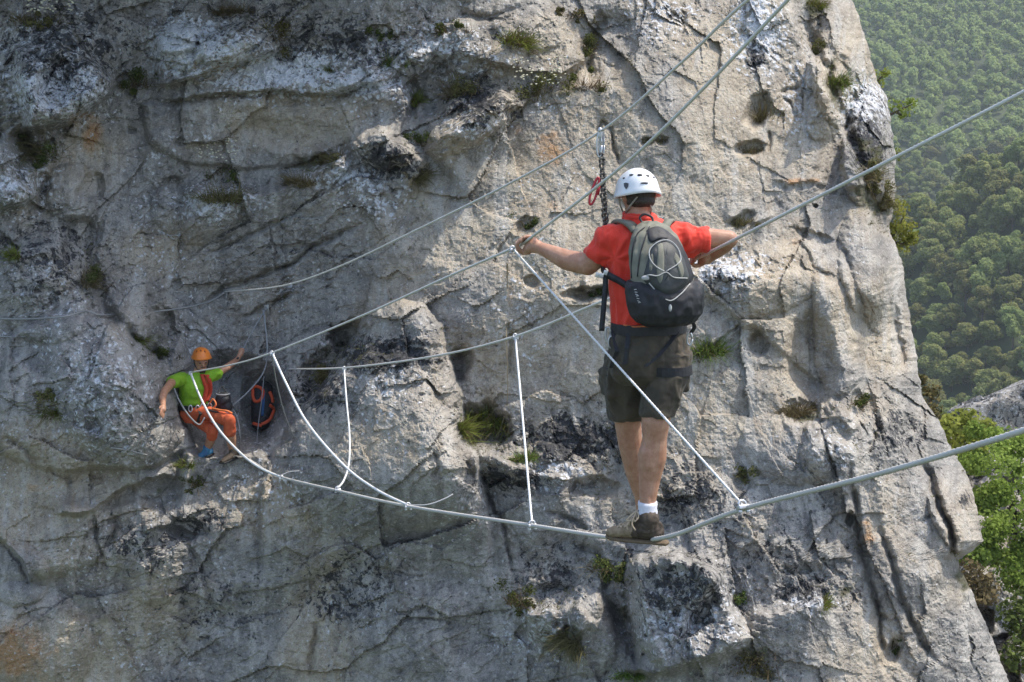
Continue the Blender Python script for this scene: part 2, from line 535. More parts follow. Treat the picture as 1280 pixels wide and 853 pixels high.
# all positions in photograph pixels on the relief, all heights in metres
LIPS = [  # rock ABOVE the line (left of travel) stands proud and overhangs what lies below
    ([(28, 158), (60, 152), (92, 143), (125, 124), (150, 104)], 0.55, 70),
    ([(190, 104), (230, 97), (262, 88), (300, 76), (335, 62), (352, 66)], 0.38, 55),
    ([(185, 122), (260, 116), (330, 113), (400, 118), (440, 110), (500, 96)], 0.24, 40),
    ([(-60, 236), (0, 262), (30, 256), (48, 240)], 0.30, 70),
    ([(560, 60), (620, 78), (700, 90), (742, 70)], 0.22, 40),
    ([(960, 226), (985, 229), (1010, 226), (1034, 231)], 0.10, 16),
    ([(905, 286), (930, 284), (970, 270)], 0.10, 22),
    ([(725, 366), (752, 362), (790, 358)], 0.16, 22),
    ([(885, 430), (905, 425), (922, 412), (940, 404)], 0.10, 22),
    ([(780, 838), (832, 842), (880, 826), (940, 806)], 0.42, 70),
    ([(1195, 692), (1215, 686), (1230, 676)], 0.35, 60),
    ([(60, 640), (110, 640), (160, 604), (205, 592), (245, 600)], 0.30, 60),
    ([(175, 665), (215, 655), (246, 668)], 0.2, 26),
    ([(700, 812), (720, 800), (745, 770)], 0.25, 36),
    ([(540, 590), (580, 586), (620, 600), (640, 610)], 0.10, 24),
    ([(1055, 236), (1080, 232), (1106, 240)], 0.25, 60),
    ([(1020, 520), (1050, 524), (1072, 540)], 0.15, 30),
    ([(-80, 700), (0, 672), (28, 700), (38, 735)], 0.22, 60),
    ([(470, 115), (510, 75), (540, 84)], 0.14, 30),
]
SHELVES = [  # rock BELOW the line stands proud: a ledge that catches the light
    ([(225, 236), (280, 240), (330, 246), (372, 232), (410, 210), (448, 186)], 0.50, 75),
    ([(430, 186), (475, 166), (512, 190), (540, 205)], 0.35, 55),
    ([(530, 190), (560, 168), (600, 142), (628, 118), (650, 128)], 0.40, 60),
    ([(330, 150), (0, 0)][:0], 0, 1),
    ([(360, 575), (420, 545), (455, 520)][:0], 0, 1),
    ([(585, 566), (620, 572), (660, 590), (720, 606)], 0.30, 50),
    ([(780, 706), (820, 696), (870, 704), (905, 730)], 0.50, 80),
    ([(655, 772), (690, 762), (712, 785)], 0.22, 50),
    ([(930, 765), (960, 770), (1000, 765), (1032, 750)], 0.20, 40),
    ([(975, 520), (1000, 508), (1030, 518)], 0.14, 30),
    ([(885, 322), (905, 330), (960, 345), (985, 318)], 0.12, 30),
    ([(225, 568), (262, 572), (305, 572), (345, 578)], 0.45, 60),
    ([(950, -60), (985, 20), (1012, 70), (1042, 140), (1070, 215), (1090, 280), (1108, 340), (1122, 410)], 0.55, 90),
    ([(1090, 480), (1110, 540), (1150, 600), (1185, 680), (1205, 740)], 0.3, 60),
]
CRACKS = [
    ([(238, 394), (285, 357), (340, 341), (372, 326), (395, 307), (430, 290), (470, 274)], 0.14, 3.2),
    ([(298, 400), (335, 382), (372, 368)], 0.12, 3.0),
    ([(250, 322), (300, 300), (340, 280), (385, 262)], 0.08, 2.6),
    ([(100, 300), (118, 350), (130, 385), (150, 410), (180, 432), (212, 462)], 0.30, 9),
    ([(740, 168), (752, 150), (762, 160), (770, 190), (778, 212)], 0.10, 2.2),
    ([(978, 120), (985, 114), (1000, 113)], 0.08, 2.0),
    ([(978, 120), (990, 134), (1000, 156)], 0.08, 2.0),
    ([(965, 160), (962, 184), (960, 194)], 0.08, 2.2),
    ([(925, 72), (940, 84), (955, 76)], 0.06, 2.0),
    ([(765, 12), (745, 45), (735, 80), (740, 110)], 0.22, 7),
    ([(700, 118), (718, 96), (728, 70)], 0.16, 6),
    ([(512, 150), (520, 120), (512, 96)], 0.25, 7),
    ([(20, 160), (36, 190), (52, 215)], 0.45, 14),
    ([(0, 675), (22, 700), (36, 735)], 0.10, 3.0),
    ([(56, 585), (75, 596), (90, 607)], 0.08, 2.4),
    ([(112, 640), (122, 682), (138, 716)], 0.08, 3),
    ([(150, 640), (132, 690), (110, 720)], 0.08, 3),
    ([(235, 680), (255, 720), (268, 760)], 0.10, 3.5),
    ([(396, 770), (392, 812), (388, 853)], 0.10, 4),
    ([(596, 592), (612, 620), (628, 660), (640, 705), (640, 725)], 0.10, 2.6),
    ([(712, 680), (745, 692), (762, 716), (752, 748)], 0.16, 4),
    ([(752, 740), (768, 770), (785, 806), (800, 840)], 0.28, 7),
    ([(690, 770), (712, 782), (716, 812)], 0.25, 9),
    ([(990, 0), (1010, 40), (1032, 92), (1056, 150), (1078, 215), (1094, 275), (1106, 330)], 0.34, 9),
    ([(1045, 60), (1062, 100), (1060, 140)], 0.20, 8),
    ([(1106, 330), (1118, 400), (1132, 470)], 0.22, 7),
    ([(1060, 560), (1068, 620), (1078, 690), (1092, 740), (1102, 800), (1112, 853)], 0.14, 4.0),
    ([(1096, 640), (1108, 690), (1128, 752), (1150, 800), (1180, 840)], 0.16, 4.0),
    ([(1150, 570), (1162, 600), (1180, 640), (1196, 690)], 0.22, 5),
    ([(1085, 490), (1094, 520), (1098, 560)], 0.2, 7),
    ([(888, 438), (905, 424), (930, 404)], 0.09, 2.4),
    ([(975, 310), (1000, 304), (1020, 330), (1045, 352)], 0.08, 2.6),
    ([(1040, 290), (1062, 330), (1078, 400), (1082, 470)], 0.08, 4),
    ([(540, 600), (548, 585), (538, 565)], 0.08, 3),
    ([(635, 480), (640, 440), (636, 400)], 0.07, 3),
    ([(680, 640), (720, 655), (742, 672)], 0.10, 3),
    ([(660, 10), (610, 22), (560, 14)], 0.10, 4),
    ([(50, 585), (30, 560), (0, 545)], 0.10, 4),
    ([(95, 345), (112, 372), (120, 398)], 0.15, 6),
]
POCKETS = [
    (947, 142, 17, 20, 0.2, 0.30), (938, 186, 20, 10, -0.2, 0.22), (812, 177, 9, 6, 0, 0.12), (826, 174, 8, 8, 0, 0.12),
    (656, 280, 15, 11, 0, 0.20), (664, 352, 9, 8, 0, 0.14), (738, 366, 34, 9, -0.12, 0.36), (926, 278, 22, 10, -0.4, 0.2),
    (1020, 298, 22, 8, 0.3, 0.16), (946, 430, 9, 15, 0.1, 0.24), (1005, 514, 26, 14, 0.2, 0.25), (436, 418, 22, 15, -0.6, 0.65),
    (220, 232, 14, 8, 0.1, 0.16), (165, 165, 7, 5, 0, 0.12), (180, 140, 7, 8, 0.4, 0.1), (228, 178, 7, 5, 0, 0.10), (115, 235, 14, 16, 0.3, 0.22), (50, 228, 12, 14, 0, 0.22),
    (70, 100, 20, 34, 0.4, 0.34), (1061, 648, 5, 10, 0, 0.22), (1118, 812, 9, 16, 0.2, 0.20), (100, 295, 24, 26, 0.2, 0.28),
    (30, 440, 22, 18, 0.2, 0.2), (232, 662, 22, 13, 0, 0.32), (1072, 510, 9, 20, 0, 0.2), (1021, 257, 3, 3, 0, 0.15), (575, 455, 13, 22, 0.2, 0.30),
    (605, 535, 34, 30, 0.3, 0.45), (745, 610, 26, 14, 0, 0.25), (690, 745, 30, 18, 0, 0.25), (200, 425, 18, 34, 0.1, 0.4), (415, 455, 45, 22, -0.5, 0.40),
    (1000, 730, 40, 22, -0.3, 0.18), (930, 600, 14, 10, 0, 0.12), (1040, 195, 16, 40, 0.3, 0.2), (850, 24, 14, 10, 0.2, 0.15), (120, 530, 14, 10, 0.4, 0.2),
]
DOMES = [
    # cx, cy, rx, ry, rot, height, power
    (60, 100, 95, 62, -0.4, 0.40, 0.7), (22, 210, 42, 52, 0.2, 0.35, 0.6), (90, 240, 34, 36, 0.1, 0.22, 0.6), (228, 60, 30, 28, 0.1, 0.28, 0.5),
    (290, 55, 50, 24, -0.35, 0.25, 0.5), (476, 186, 42, 26, 0.1, 0.20, 0.8), (400, 145, 120, 52, -0.05, 0.20, 0.8), (585, 150, 60, 34, -0.7, 0.30, 0.6),
    (245, 265, 60, 40, 0.1, 0.26, 0.7), (150, 470, 90, 120, -0.35, 0.50, 0.8), (60, 360, 70, 70, -0.2, 0.34, 0.8), (205, 200, 34, 40, 0, 0.14, 0.8),
    
    (735, 790, 36, 60, -0.2, 0.22, 0.6), (690, 770, 50, 34, 0, 0.2, 0.7), (700, 580, 50, 22, 0.4, 0.2, 0.6),
    (625, 575, 50, 26, 0.3, 0.26, 0.6), (1045, 560, 40, 60, -0.3, 0.26, 0.6), (985, 560, 60, 44, 0.3, 0.18, 0.7), (1060, 60, 40, 100, 0.15, 0.45, 0.6),
    (1040, 120, 26, 60, 0.3, 0.26, 0.6), (1085, 190, 36, 70, 0.1, 0.42, 0.6), (1085, 340, 34, 80, -0.2, 0.28, 0.7), (960, 350, 80, 46, -0.3, 0.24, 0.7),
    (1050, 420, 34, 110, -0.1, 0.30, 0.7), (1200, 640, 36, 60, -0.4, 0.30, 0.5), (600, 60, 60, 40, 0.1, 0.2, 0.7), (660, 30, 50, 34, 0.2, 0.2, 0.7),
    (1020, 90, 14, 30, 0.3, 0.2, 0.5), (40, 800, 80, 70, 0.4, 0.30, 0.8), (20, 720, 44, 40, 0.4, 0.18, 0.7), (95, 690, 60, 60, 0, 0.2, 0.8), (185, 690, 44, 70, -0.2, 0.24, 0.8),
    (600, 340, 130, 140, 0.1, 0.16, 1.0), (850, 120, 110, 110, 0.2, 0.2, 1.0), (1150, 760, 50, 110, -0.4, 0.25, 0.8), (320, 690, 80, 90, 0.1, 0.2, 0.9), (500, 780, 90, 70, 0, 0.15, 0.9),
]
SCOOPS = [(1015, 450, 38, 62, -0.15, 0.22), (290, 500, 78, 66, 0.1, 0.50), (330, 505, 34, 50, 0.1, 0.25), (400, 150, 130, 44, -0.05, 0.22), (545, 110, 26, 46, 0.2, 0.25), (700, 700, 60, 40, 0, 0.12),
          (560, 700, 80, 60, 0, 0.1), (760, 60, 40, 60, 0.2, 0.2), (350, 180, 100, 40, 0, 0.1), (120, 610, 60, 30, 0, 0.25)]

BLOCKS = [  # outline, height, bevel, vertical fade (from, to)
    ([(452, 402), (470, 384), (500, 372), (530, 380), (548, 402), (562, 440), (578, 500), (592, 552), (610, 620), (620, 760), (330, 760), (322, 620), (345, 560), (385, 500), (420, 452)], 0.75, 40, (760, 580)),
    ([(455, 440), (520, 450), (560, 520), (590, 600), (560, 700), (420, 700), (345, 600), (390, 510)], 0.30, 60, (700, 600)),
    ([(176, 130), (260, 122), (340, 118), (430, 122), (502, 104), (518, 140), (500, 170), (440, 178), (380, 205), (300, 214), (230, 205), (185, 180)], 0.16, 16, None),
    ([(20, 60), (70, 52), (120, 80), (146, 104), (90, 143), (40, 152), (15, 120)], 0.25, 18, None),
    ([(780, 706), (850, 690), (900, 712), (942, 800), (870, 830), (830, 842), (790, 800)], 0.28, 14, None),
    ([(1000, 560), (1040, 530), (1072, 560), (1076, 600), (1040, 612), (1005, 600)], 0.14, 14, None),
    ([(196, 42), (236, 38), (250, 62), (222, 72), (200, 66)], 0.16, 8, None),
    ([(248, 44), (300, 40), (326, 54), (290, 74), (256, 84)], 0.16, 8, None),
    ([(716, 750), (752, 740), (790, 800), (800, 880), (720, 880), (705, 820)], 0.22, 14, None),
    ([(845, 320), (960, 345), (1000, 330), (1050, 360), (1080, 470), (1050, 500), (900, 380), (850, 350)], 0.14, 24, None),
    ([(444, 186), (462, 168), (488, 166), (508, 184), (514, 206), (480, 214), (450, 206)], 0.20, 12, None),
    ([(556, 172), (600, 128), (636, 112), (652, 128), (628, 160), (586, 186)], 0.22, 12, None),
    ([(0, 170), (28, 168), (46, 200), (44, 248), (28, 258), (-20, 262), (-40, 200)], 0.22, 16, None),
    ([(1008, 80), (1022, 72), (1034, 92), (1030, 130), (1018, 128)], 0.2, 7, None),
    ([(190, 440), (150, 400), (60, 392), (10, 420), (-20, 560), (60, 590), (190, 585), (245, 560)], 0.34, 50, None),
]

def poly_inside(poly, U, V):
    P_ = poly + [poly[0]]
    d, _, _ = poly_dist(P_, U, V)
    ins = np.zeros(U.shape, bool)
    for (ax, ay), (bx, by) in zip(P_[:-1], P_[1:]):
        if ay == by: continue
        c = ((ay > V) != (by > V)) & (U < (bx - ax) * (V - ay) / (by - ay) + ax)
        ins ^= c
    return np.where(ins, d, -d)

def blobs(L, U, V):
    m = np.zeros(U.shape)
    for (cx, cy, rx, ry, w) in L:
        q = ((U - cx) / rx) ** 2 + ((V - cy) / ry) ** 2
        m = np.maximum(m, w * np.exp(-q * 0.9))
    return m
BLACK = [(1085, 185, 34, 66, .8), (80, 60, 120, 80, .62), (410, 50, 110, 50, .6), (1060, 120, 16, 60, .4), (60, 40, 110, 70, .55), (330, 30, 130, 50, .5), (460, 60, 90, 50, .55), (600, 130, 60, 40, .75), (640, 40, 90, 50, .3), (490, 205, 50, 36, .7), (60, 330, 90, 80, .55),
         (340, 320, 110, 60, .33), (480, 445, 80, 28, .85), (400, 490, 50, 40, .7), (715, 550, 90, 40, .80), (640, 600, 70, 22, .7), (890, 350, 60, 30, .45), (860, 740, 90, 60, .62), (690, 715, 70, 50, .55),
         (960, 700, 110, 60, .45), (430, 740, 90, 70, .55), (180, 680, 80, 50, .5), (270, 760, 120, 80, .40), (1008, 60, 40, 60, .4), (945, 66, 20, 40, .7), (1120, 540, 50, 60, .55),
         (1085, 130, 40, 50, .5), (1205, 625, 12, 12, .8), (100, 480, 60, 90, .25), (860, 620, 70, 60, .55), (820, 50, 60, 50, .4), (280, 240, 60, 24, .45), (1010, 740, 60, 26, .7), (160, 330, 60, 60, .3),
         (560, 560, 60, 40, .25), (250, 650, 40, 26, .6), (930, 640, 40, 50, .4), (1240, 770, 60, 70, .4)]
WHITE = [(70, 110, 80, 50, .75), (240, 60, 60, 40, .9), (350, 90, 120, 36, .8), (440, 106, 70, 20, .8), (540, 60, 90, 50, .55), (20, 230, 60, 60, .5), (430, 215, 60, 30, .6), (60, 60, 90, 60, .5), (225, 55, 40, 30, .8), (300, 60, 60, 30, .6), (380, 100, 90, 26, .6), (470, 90, 70, 60, .5), (600, 70, 90, 60, .35), (270, 255, 60, 26, .7), (470, 240, 60, 40, .5), (590, 150, 50, 40, .5),
         (130, 490, 90, 110, .42), (60, 360, 60, 60, .4), (480, 460, 70, 60, .4), (690, 590, 60, 30, .5), (860, 770, 90, 70, .5), (950, 40, 40, 60, .7), (1000, 120, 30, 90, .4), (905, 335, 70, 30, .6),
         (680, 790, 70, 50, .45), (450, 760, 80, 60, .3), (1080, 130, 40, 40, .7), (830, 20, 60, 40, .5), (1015, 755, 40, 16, .6), (690, 130, 50, 40, .3), (330, 620, 70, 50, .35), (1040, 560, 40, 50, .35)]
MOSS = [(1090, 190, 40, 60, .6), (1040, 110, 12, 60, .7), (1075, 250, 18, 50, .7), (36, 190, 26, 46, .8), (75, 18, 40, 22, .5), (300, 20, 60, 22, .5), (345, 50, 50, 26, .5), (400, 200, 50, 22, .8), (120, 345, 18, 50, .55), (110, 130, 40, 24, .5), (535, 180, 24, 22, .6), (600, 100, 40, 20, .4),
        (680, 115, 46, 24, .6), (735, 60, 26, 36, .5), (605, 535, 40, 34, .8), (715, 800, 22, 36, .8), (780, 770, 16, 50, .6), (945, 826, 34, 30, .8), (1085, 210, 34, 40, .6), (1045, 70, 14, 40, .6), (1100, 260, 24, 40, .7),
        (195, 425, 20, 30, .6), (660, 755, 44, 20, .5), (415, 450, 40, 26, .6), (1020, 10, 20, 30, .7), (1010, 515, 30, 14, .7), (1060, 740, 30, 12, .6), (205, 610, 40, 22, .6), (1210, 720, 30, 30, .9)]
TAN = [(20, 600, 110, 80, .75), (60, 830, 120, 70, .85), (180, 780, 60, 60, .55), (395, 800, 40, 80, .8), (480, 560, 90, 60, .45), (100, 700, 60, 40, .5), (330, 640, 70, 40, .5), (760, 300, 210, 240, .62), (640, 200, 90, 120, .5), (930, 130, 120, 130, .62), (1000, 380, 110, 120, .62), (1060, 60, 50, 90, .6), (1090, 430, 50, 120, .5), (390, 150, 120, 46, .4), (110, 200, 60, 60, .4), (190, 330, 90, 60, .35),
       (280, 75, 60, 22, .7), (20, 620, 60, 50, .4), (20, 830, 70, 50, .7), (380, 780, 24, 100, .45), (620, 420, 70, 90, .4), (910, 520, 90, 70, .5), (1090, 660, 40, 90, .4), (1100, 800, 70, 60, .4), (1215, 650, 40, 50, .4), (300, 640, 60, 40, .25)]
RUST = [(20, 815, 60, 50, .75), (40, 610, 40, 26, .35), (690, 188, 26, 30, .75), (650, 165, 12, 14, .6), (690, 260, 40, 50, .4), (112, 172, 18, 24, .85), (100, 150, 50, 24, .5), (1000, 226, 36, 6, .7), (25, 830, 50, 34, .65), (1085, 668, 12, 28, .7), (960, 330, 40, 40, .35), (285, 85, 40, 14, .5),
        (790, 260, 60, 40, .3), (130, 70, 30, 20, .3), (715, 810, 26, 30, .4), (690, 830, 40, 20, .35), (990, 300, 30, 20, .4), (160, 200, 20, 20, .2), (640, 370, 10, 70, .45)]
BLUE = [(80, 500, 160, 200, .7), (220, 720, 200, 140, .5), (480, 760, 180, 110, .5), (80, 60, 160, 120, .6), (480, 60, 120, 80, .4), (860, 740, 140, 90, .5), (900, 340, 60, 30, .6), (500, 500, 100, 120, .35), (270, 480, 90, 80, .6)]

def cliff_relief(U, V, lowres=False):
    """metres by which the rock stands in front of the smooth base surface"""
    x = U / 100.0; y = V / 100.0
    wx = 5.0 * fbm(x * 1.6, y * 1.6, 3.1, 4) + 2.2 * fbm(x * 9, y * 9, 8.2, 3)
    wy = 5.0 * fbm(x * 1.6 + 40, y * 1.6, 5.7, 4) + 2.2 * fbm(x * 9 + 30, y * 9, 1.2, 3)
    u = U + wx * 1.5; v = V + wy * 1.5
    h = np.zeros(U.shape)
    blk = blobs(BLACK, u, v); wht = blobs(WHITE, u, v)
    rough = np.clip(0.34 + 0.9 * np.maximum(blk, wht) + 0.5 * fbm(x * 0.7, y * 0.7, 9.9, 3), 0.24, 1.0)
    rough = rough * (1 - 0.6 * np.clip(blobs(TAN, u, v) * 1.5, 0, 1) * (1 - np.clip(blk * 1.3, 0, 1)))
    # the whole mass: slow swells
    h += 0.22 * fbm(x * 0.55, y * 0.55, 0.4, 3)
    # unseen overhang above the frame, added to keep the left wall in shade
    h += 2.5 * sstep(0, -330, v) * sstep(740, 570, u)
    for (cx, cy, rx, ry, a, hh, pw) in DOMES:
        ca, sa = math.cos(a), math.sin(a)
        I = win([(cx, cy)], u, v, max(rx, ry) + 4)
        du = u[I] - cx; dv = v[I] - cy
        q = ((du * ca + dv * sa) / rx) ** 2 + ((-du * sa + dv * ca) / ry) ** 2
        h[I] += hh * np.clip(1 - q, 0, 1) ** pw
    for (pl, hh, bev, fade) in BLOCKS:
        I = win(pl, u, v, 6)
        d = poly_inside(pl, u[I], v[I])
        k = hh * (0.45 * sstep(-2, 5, d) + 0.55 * sstep(0, 1, np.sqrt(np.clip(d / bev, 0, 1))))
        if fade: k = k * sstep(fade[0], fade[1], v[I])
        h[I] += k
    for (cx, cy, rx, ry, a, hh) in SCOOPS:
        ca, sa = math.cos(a), math.sin(a)
        I = win([(cx, cy)], u, v, max(rx, ry) + 4)
        du = u[I] - cx; dv = v[I] - cy
        q = ((du * ca + dv * sa) / rx) ** 2 + ((-du * sa + dv * ca) / ry) ** 2
        h[I] -= hh * sstep(0, 0.8, 1 - q)
    for (pl, hh, fall) in LIPS:
        I = win(pl, u, v, fall * 3)
        d, s, al = poly_dist(pl, u[I], v[I])
        h[I] += hh * taper(al) * np.where(s < 0, np.exp(-(d / fall) ** 1.3), np.exp(-(d / 3.0)))
    for (pl, hh, fall) in SHELVES:
        if len(pl) < 2: continue
        I = win(pl, u, v, fall * 3)
        d, s, al = poly_dist(pl, u[I], v[I])
        h[I] += hh * taper(al) * np.where(s > 0, np.exp(-(d / fall) ** 1.3), np.exp(-(d / 7.0)))
    # broken facets at three sizes, cut along the bedding
    fu = (U + 14 * fbm(x * 1.1, y * 1.1, 21.0, 2) + 3 * fbm(x * 8, y * 8, 22.0, 3)); fv = (V + 14 * fbm(x * 1.1, y * 1.1, 31.0, 2) + 3 * fbm(x * 8, y * 8, 32.0, 3))
    wr = sstep(640, 800, fu + 40 * perlin(x * 2, y * 2, 3.0))
    def two(sx, sy, seed, t):
        out = []
        for ang, ww in ((-0.42, 1 - wr), (1.02, wr)):
            ca, sa = math.cos(ang), math.sin(ang)
            out.append((facets((fu * ca + fv * sa) / sx, (-fu * sa + fv * ca) / sy, seed, t), ww))
        return out[0][0][0] * out[0][1] + out[1][0][0] * out[1][1], out[0][0][1] * out[0][1] + out[1][0][1] * out[1][1]
    f1, e1 = two(160.0, 92.0, 5, 1.2)
    h += 0.18 * f1 * (0.40 + rough * 0.60) - 0.018 * np.exp(-(e1 / 0.03) ** 2) * rough
    f2, e2 = two(60.0, 38.0, 15, 1.4)
    h += 0.095 * f2 * rough
    f3, e3 = two(23.0, 14.0, 25, 1.5)
    h += 0.042 * f3 * rough
    f4, e4 = facets(U / 8.5 + wx * 0.12, V / 7.5 + wy * 0.12, 35, 1.5)
    h += 0.019 * f4 * rough
    for (pl, dep, w) in CRACKS:
        I = win(pl, u, v, 60)
        d, s, al = poly_dist(pl, u[I], v[I])
        ww = w * (0.55 + 0.9 * np.clip(0.5 + fbm(x[I] * 6, y[I] * 6, 2.2, 3), 0, 1))
        h[I] -= dep * taper(al, 0.2) * np.exp(-(d / ww) ** 2)
    for (cx, cy, rx, ry, a, dep) in POCKETS:
        ca_, sa_ = math.cos(a), math.sin(a)
        I = win([(cx, cy)], u, v, 2 * max(rx, ry))
        du = u[I] - cx; dv = v[I] - cy
        q = ((du * ca_ + dv * sa_) / rx) ** 2 + ((-du * sa_ + dv * ca_) / ry) ** 2
        q = q * (1 + 1.1 * fbm(x[I] * 4, y[I] * 4, 7.7, 4)) + 0.25 * fbm(x[I] * 9, y[I] * 9, 2.7, 3)
        h[I] -= 0.8 * dep * sstep(1.5, 0.1, q)
    # grain of the rock
    h += 0.07 * fbm(x * 2.6, y * 2.6, 1.7, 4, 0.55) * (0.35 + rough)
    h += 0.045 * fbm(x * 6.5, y * 6.5, 4.4, 4, 0.6, ridged=True) * rough
    h += 0.024 * fbm(x * 20, y * 20, 6.4, 4, 0.65) * (0.40 + rough)
    pit = fbm(x * 14, y * 14, 16.4, 3)
    h -= 0.035 * sstep(0.18, 0.55, pit) * (0.3 + rough)
    return h, u, v, blk, wht

# columns run from far left to the right-hand arete, then fold round the corner and back into the hill
rows = np.concatenate([np.linspace(-400, -12, 60, endpoint=False), np.linspace(-12, 868, 500), np.linspace(868, 1150, 30)[1:]])
tcol = np.concatenate([np.linspace(-300, -10, 40, endpoint=False), np.linspace(-10, 1230, 700)])
NSIDE = 60
VV = np.repeat(rows[:, None], len(tcol) + NSIDE, 1)
ed = edge_u(rows) + 4.0 * fbm(rows / 22.0, rows * 0 + 3.3, 0.0, 4) + 2.0 * fbm(rows / 6.0, rows * 0 + 9.3, 0.0, 3)
frac = (tcol + 300.0) / 1530.0
UU = np.empty_like(VV)
UU[:, :len(tcol)] = -300 + frac[None] * (ed[:, None] + 300)
side_t = np.linspace(0, 1, NSIDE + 1)[1:]
UU[:, len(tcol):] = ed[:, None] + 0.0 * side_t[None]
Uf = UU.copy()
Uf[:, len(tcol):] = ed[:, None] + 260 * side_t[None] ** 1.2          # noise keeps running round the corner
fit = tps_fit(CTRL)
D = tps_eval(fit, UU, VV)
HH, wu, wv_, blk, wht = cliff_relief(Uf, VV)
q = np.clip((UU - (ed[:, None] - 46)) / 46.0, 0, 1); q[:, len(tcol):] = 1
corner = 0.55 * (1 - np.sqrt(np.clip(1 - q * q * 0.98, 0, 1)))
sidefold = np.zeros_like(D); sidefold[:, len(tcol):] = 7.0 * side_t[None] ** 1.5
Hs = HH.copy()
Hs[:, len(tcol):] *= (1 - side_t[None]) ** 2
DD = D - Hs + corner + sidefold
Upx = UU.copy()
Upx[:, len(tcol):] -= 60 * side_t[None] ** 1.3 - 2.5 * fbm(VV[:, len(tcol):] / 30, side_t[None] * 9 + VV[:, len(tcol):] * 0, 0.0, 3) * side_t[None]
pos = DD[..., None] * (FW + RT * ((Upx - 640.0) / F)[..., None] + UPV * ((426.5 - VV) / F)[..., None])
nr, nc = UU.shape
idx = np.arange(nr * nc).reshape(nr, nc)
quads = np.stack([idx[1:, :-1], idx[1:, 1:], idx[:-1, 1:], idx[:-1, :-1]], -1).reshape(-1, 4)
cliff = mesh_obj("cliff", pos.reshape(-1, 3), quads, M_ROCK, smooth=False)
tag(cliff, "grey limestone cliff wall spotted with black and white lichen", "cliff", kind='structure')
def jag(m, k, s):
    return np.clip(m + 0.25 * m * fbm(Uf / k, VV / k, s, 3), 0, 1)
def put_attr(name, a, b_, c):
    at = cliff.data.color_attributes.new(name, 'FLOAT_COLOR', 'POINT')
    z = np.stack([a, b_, c, np.ones_like(a)], -1).astype(np.float32)
    at.data.foreach_set("color", z.ravel())
base_l = 0.16 * sstep(-0.1, 0.45, fbm(Uf / 120, VV / 120, 3.3, 4)) * sstep(1050, 500, Uf)
base_w = 0.22 * sstep(-0.1, 0.45, fbm(Uf / 90, VV / 90, 7.3, 4)) * sstep(1050, 500, Uf)
put_attr('lichen', np.maximum(jag(blk, 60, 1.), base_l + 0.12), np.maximum(jag(wht, 60, 2.), base_w + 0.1), jag(blobs(MOSS, wu, wv_), 40, 3.))
xw, yw = Uf / 100.0, VV / 100.0
put_attr('grain', np.clip(0.5 + 0.62 * fbm(xw * 0.9, yw * 0.9, 12.0, 5, 0.6), 0, 1), np.clip(0.5 + 0.62 * fbm(xw * 4.5, yw * 4.5, 13.0, 6, 0.62), 0, 1),
         np.clip(0.5 + 0.6 * fbm(xw * 5.5 + 0.5 * fbm(xw * 2, yw * 2, 1.0, 3), yw * 0.6, 14.0, 5, 0.6), 0, 1))
put_attr('stain', jag(np.clip(blobs(TAN, wu, wv_) * 1.25 + 0.06, 0, 1), 90, 4.), jag(blobs(RUST, wu, wv_), 40, 5.), jag(blobs(BLUE, wu, wv_), 90, 6.))

def rock_point(px, py):
    """point of the cliff seen at photograph pixel (px, py), and the outward normal there"""
    r = int(np.clip(np.searchsorted(rows, py), 1, nr - 2))
    t = (px + 300) / (ed[r] + 300) * 1530 - 300
    c = int(np.clip(np.searchsorted(tcol, t), 1, len(tcol) - 2))
    p = pos[r, c]
    k = 6
    r0, r1, c0, c1 = max(r - k, 0), min(r + k, nr - 1), max(c - k, 0), min(c + k, nc - 1)
    n = np.cross(pos[r, c1] - pos[r, c0], pos[r0, c] - pos[r1, c]); n /= np.linalg.norm(n)
    return Vector(p), Vector(n), DD[r, c]
# ------------------------------------------------------------------ land, forest, haze
def land_z(x, y):
    x = np.asarray(x, float); y = np.asarray(y, float)
    ridge = np.clip(-18 + 0.62 * (x - 83), -52, 34)
    d = y - 300.0
    near = ridge + np.where(d < 0, 0.34 * d, -0.55 * d)
    far = -62 + 0.50 * (y - 390) + 0.03 * (x - 150)
    far = np.where(far > 105, 105 + 14 * (1 - np.exp(-(far - 105) / 14)), far)
    valley = -118 + 0 * x
    z = np.maximum(np.maximum(near, far), valley)
    z = z + 7.0 * fbm(x / 70.0, y / 70.0, 0.3, 3) + 1.2 * fbm(x / 14.0, y / 14.0, 2.3, 3)
    near_drop = sstep(95, 20, np.hypot(x, y))
    return z * (1 - near_drop) + (-118) * near_drop

gx = np.concatenate([np.linspace(-1500, -200, 40, endpoint=False), np.linspace(-200, 450, 200), np.linspace(450, 1500, 40)[1:]])
gy = np.concatenate([np.linspace(-400, 60, 16, endpoint=False), np.linspace(60, 900, 260), np.linspace(900, 2600, 30)[1:]])
GX, GY = np.meshgrid(gx, gy)
GZ = land_z(GX, GY)
gi = np.arange(GX.size).reshape(GX.shape)
gq = np.stack([gi[:-1, :-1], gi[:-1, 1:], gi[1:, 1:], gi[1:, :-1]], -1).reshape(-1, 4)
M_EARTH = simple_mat("forest_floor", (0.040, 0.058, 0.022), 0.95, col2=(0.065, 0.080, 0.032), scale=0.25)
hill = mesh_obj("hillside", np.stack([GX, GY, GZ], -1).reshape(-1, 3), gq, M_EARTH)
tag(hill, "forested valley slopes beyond the cliff", "hills", kind='structure')

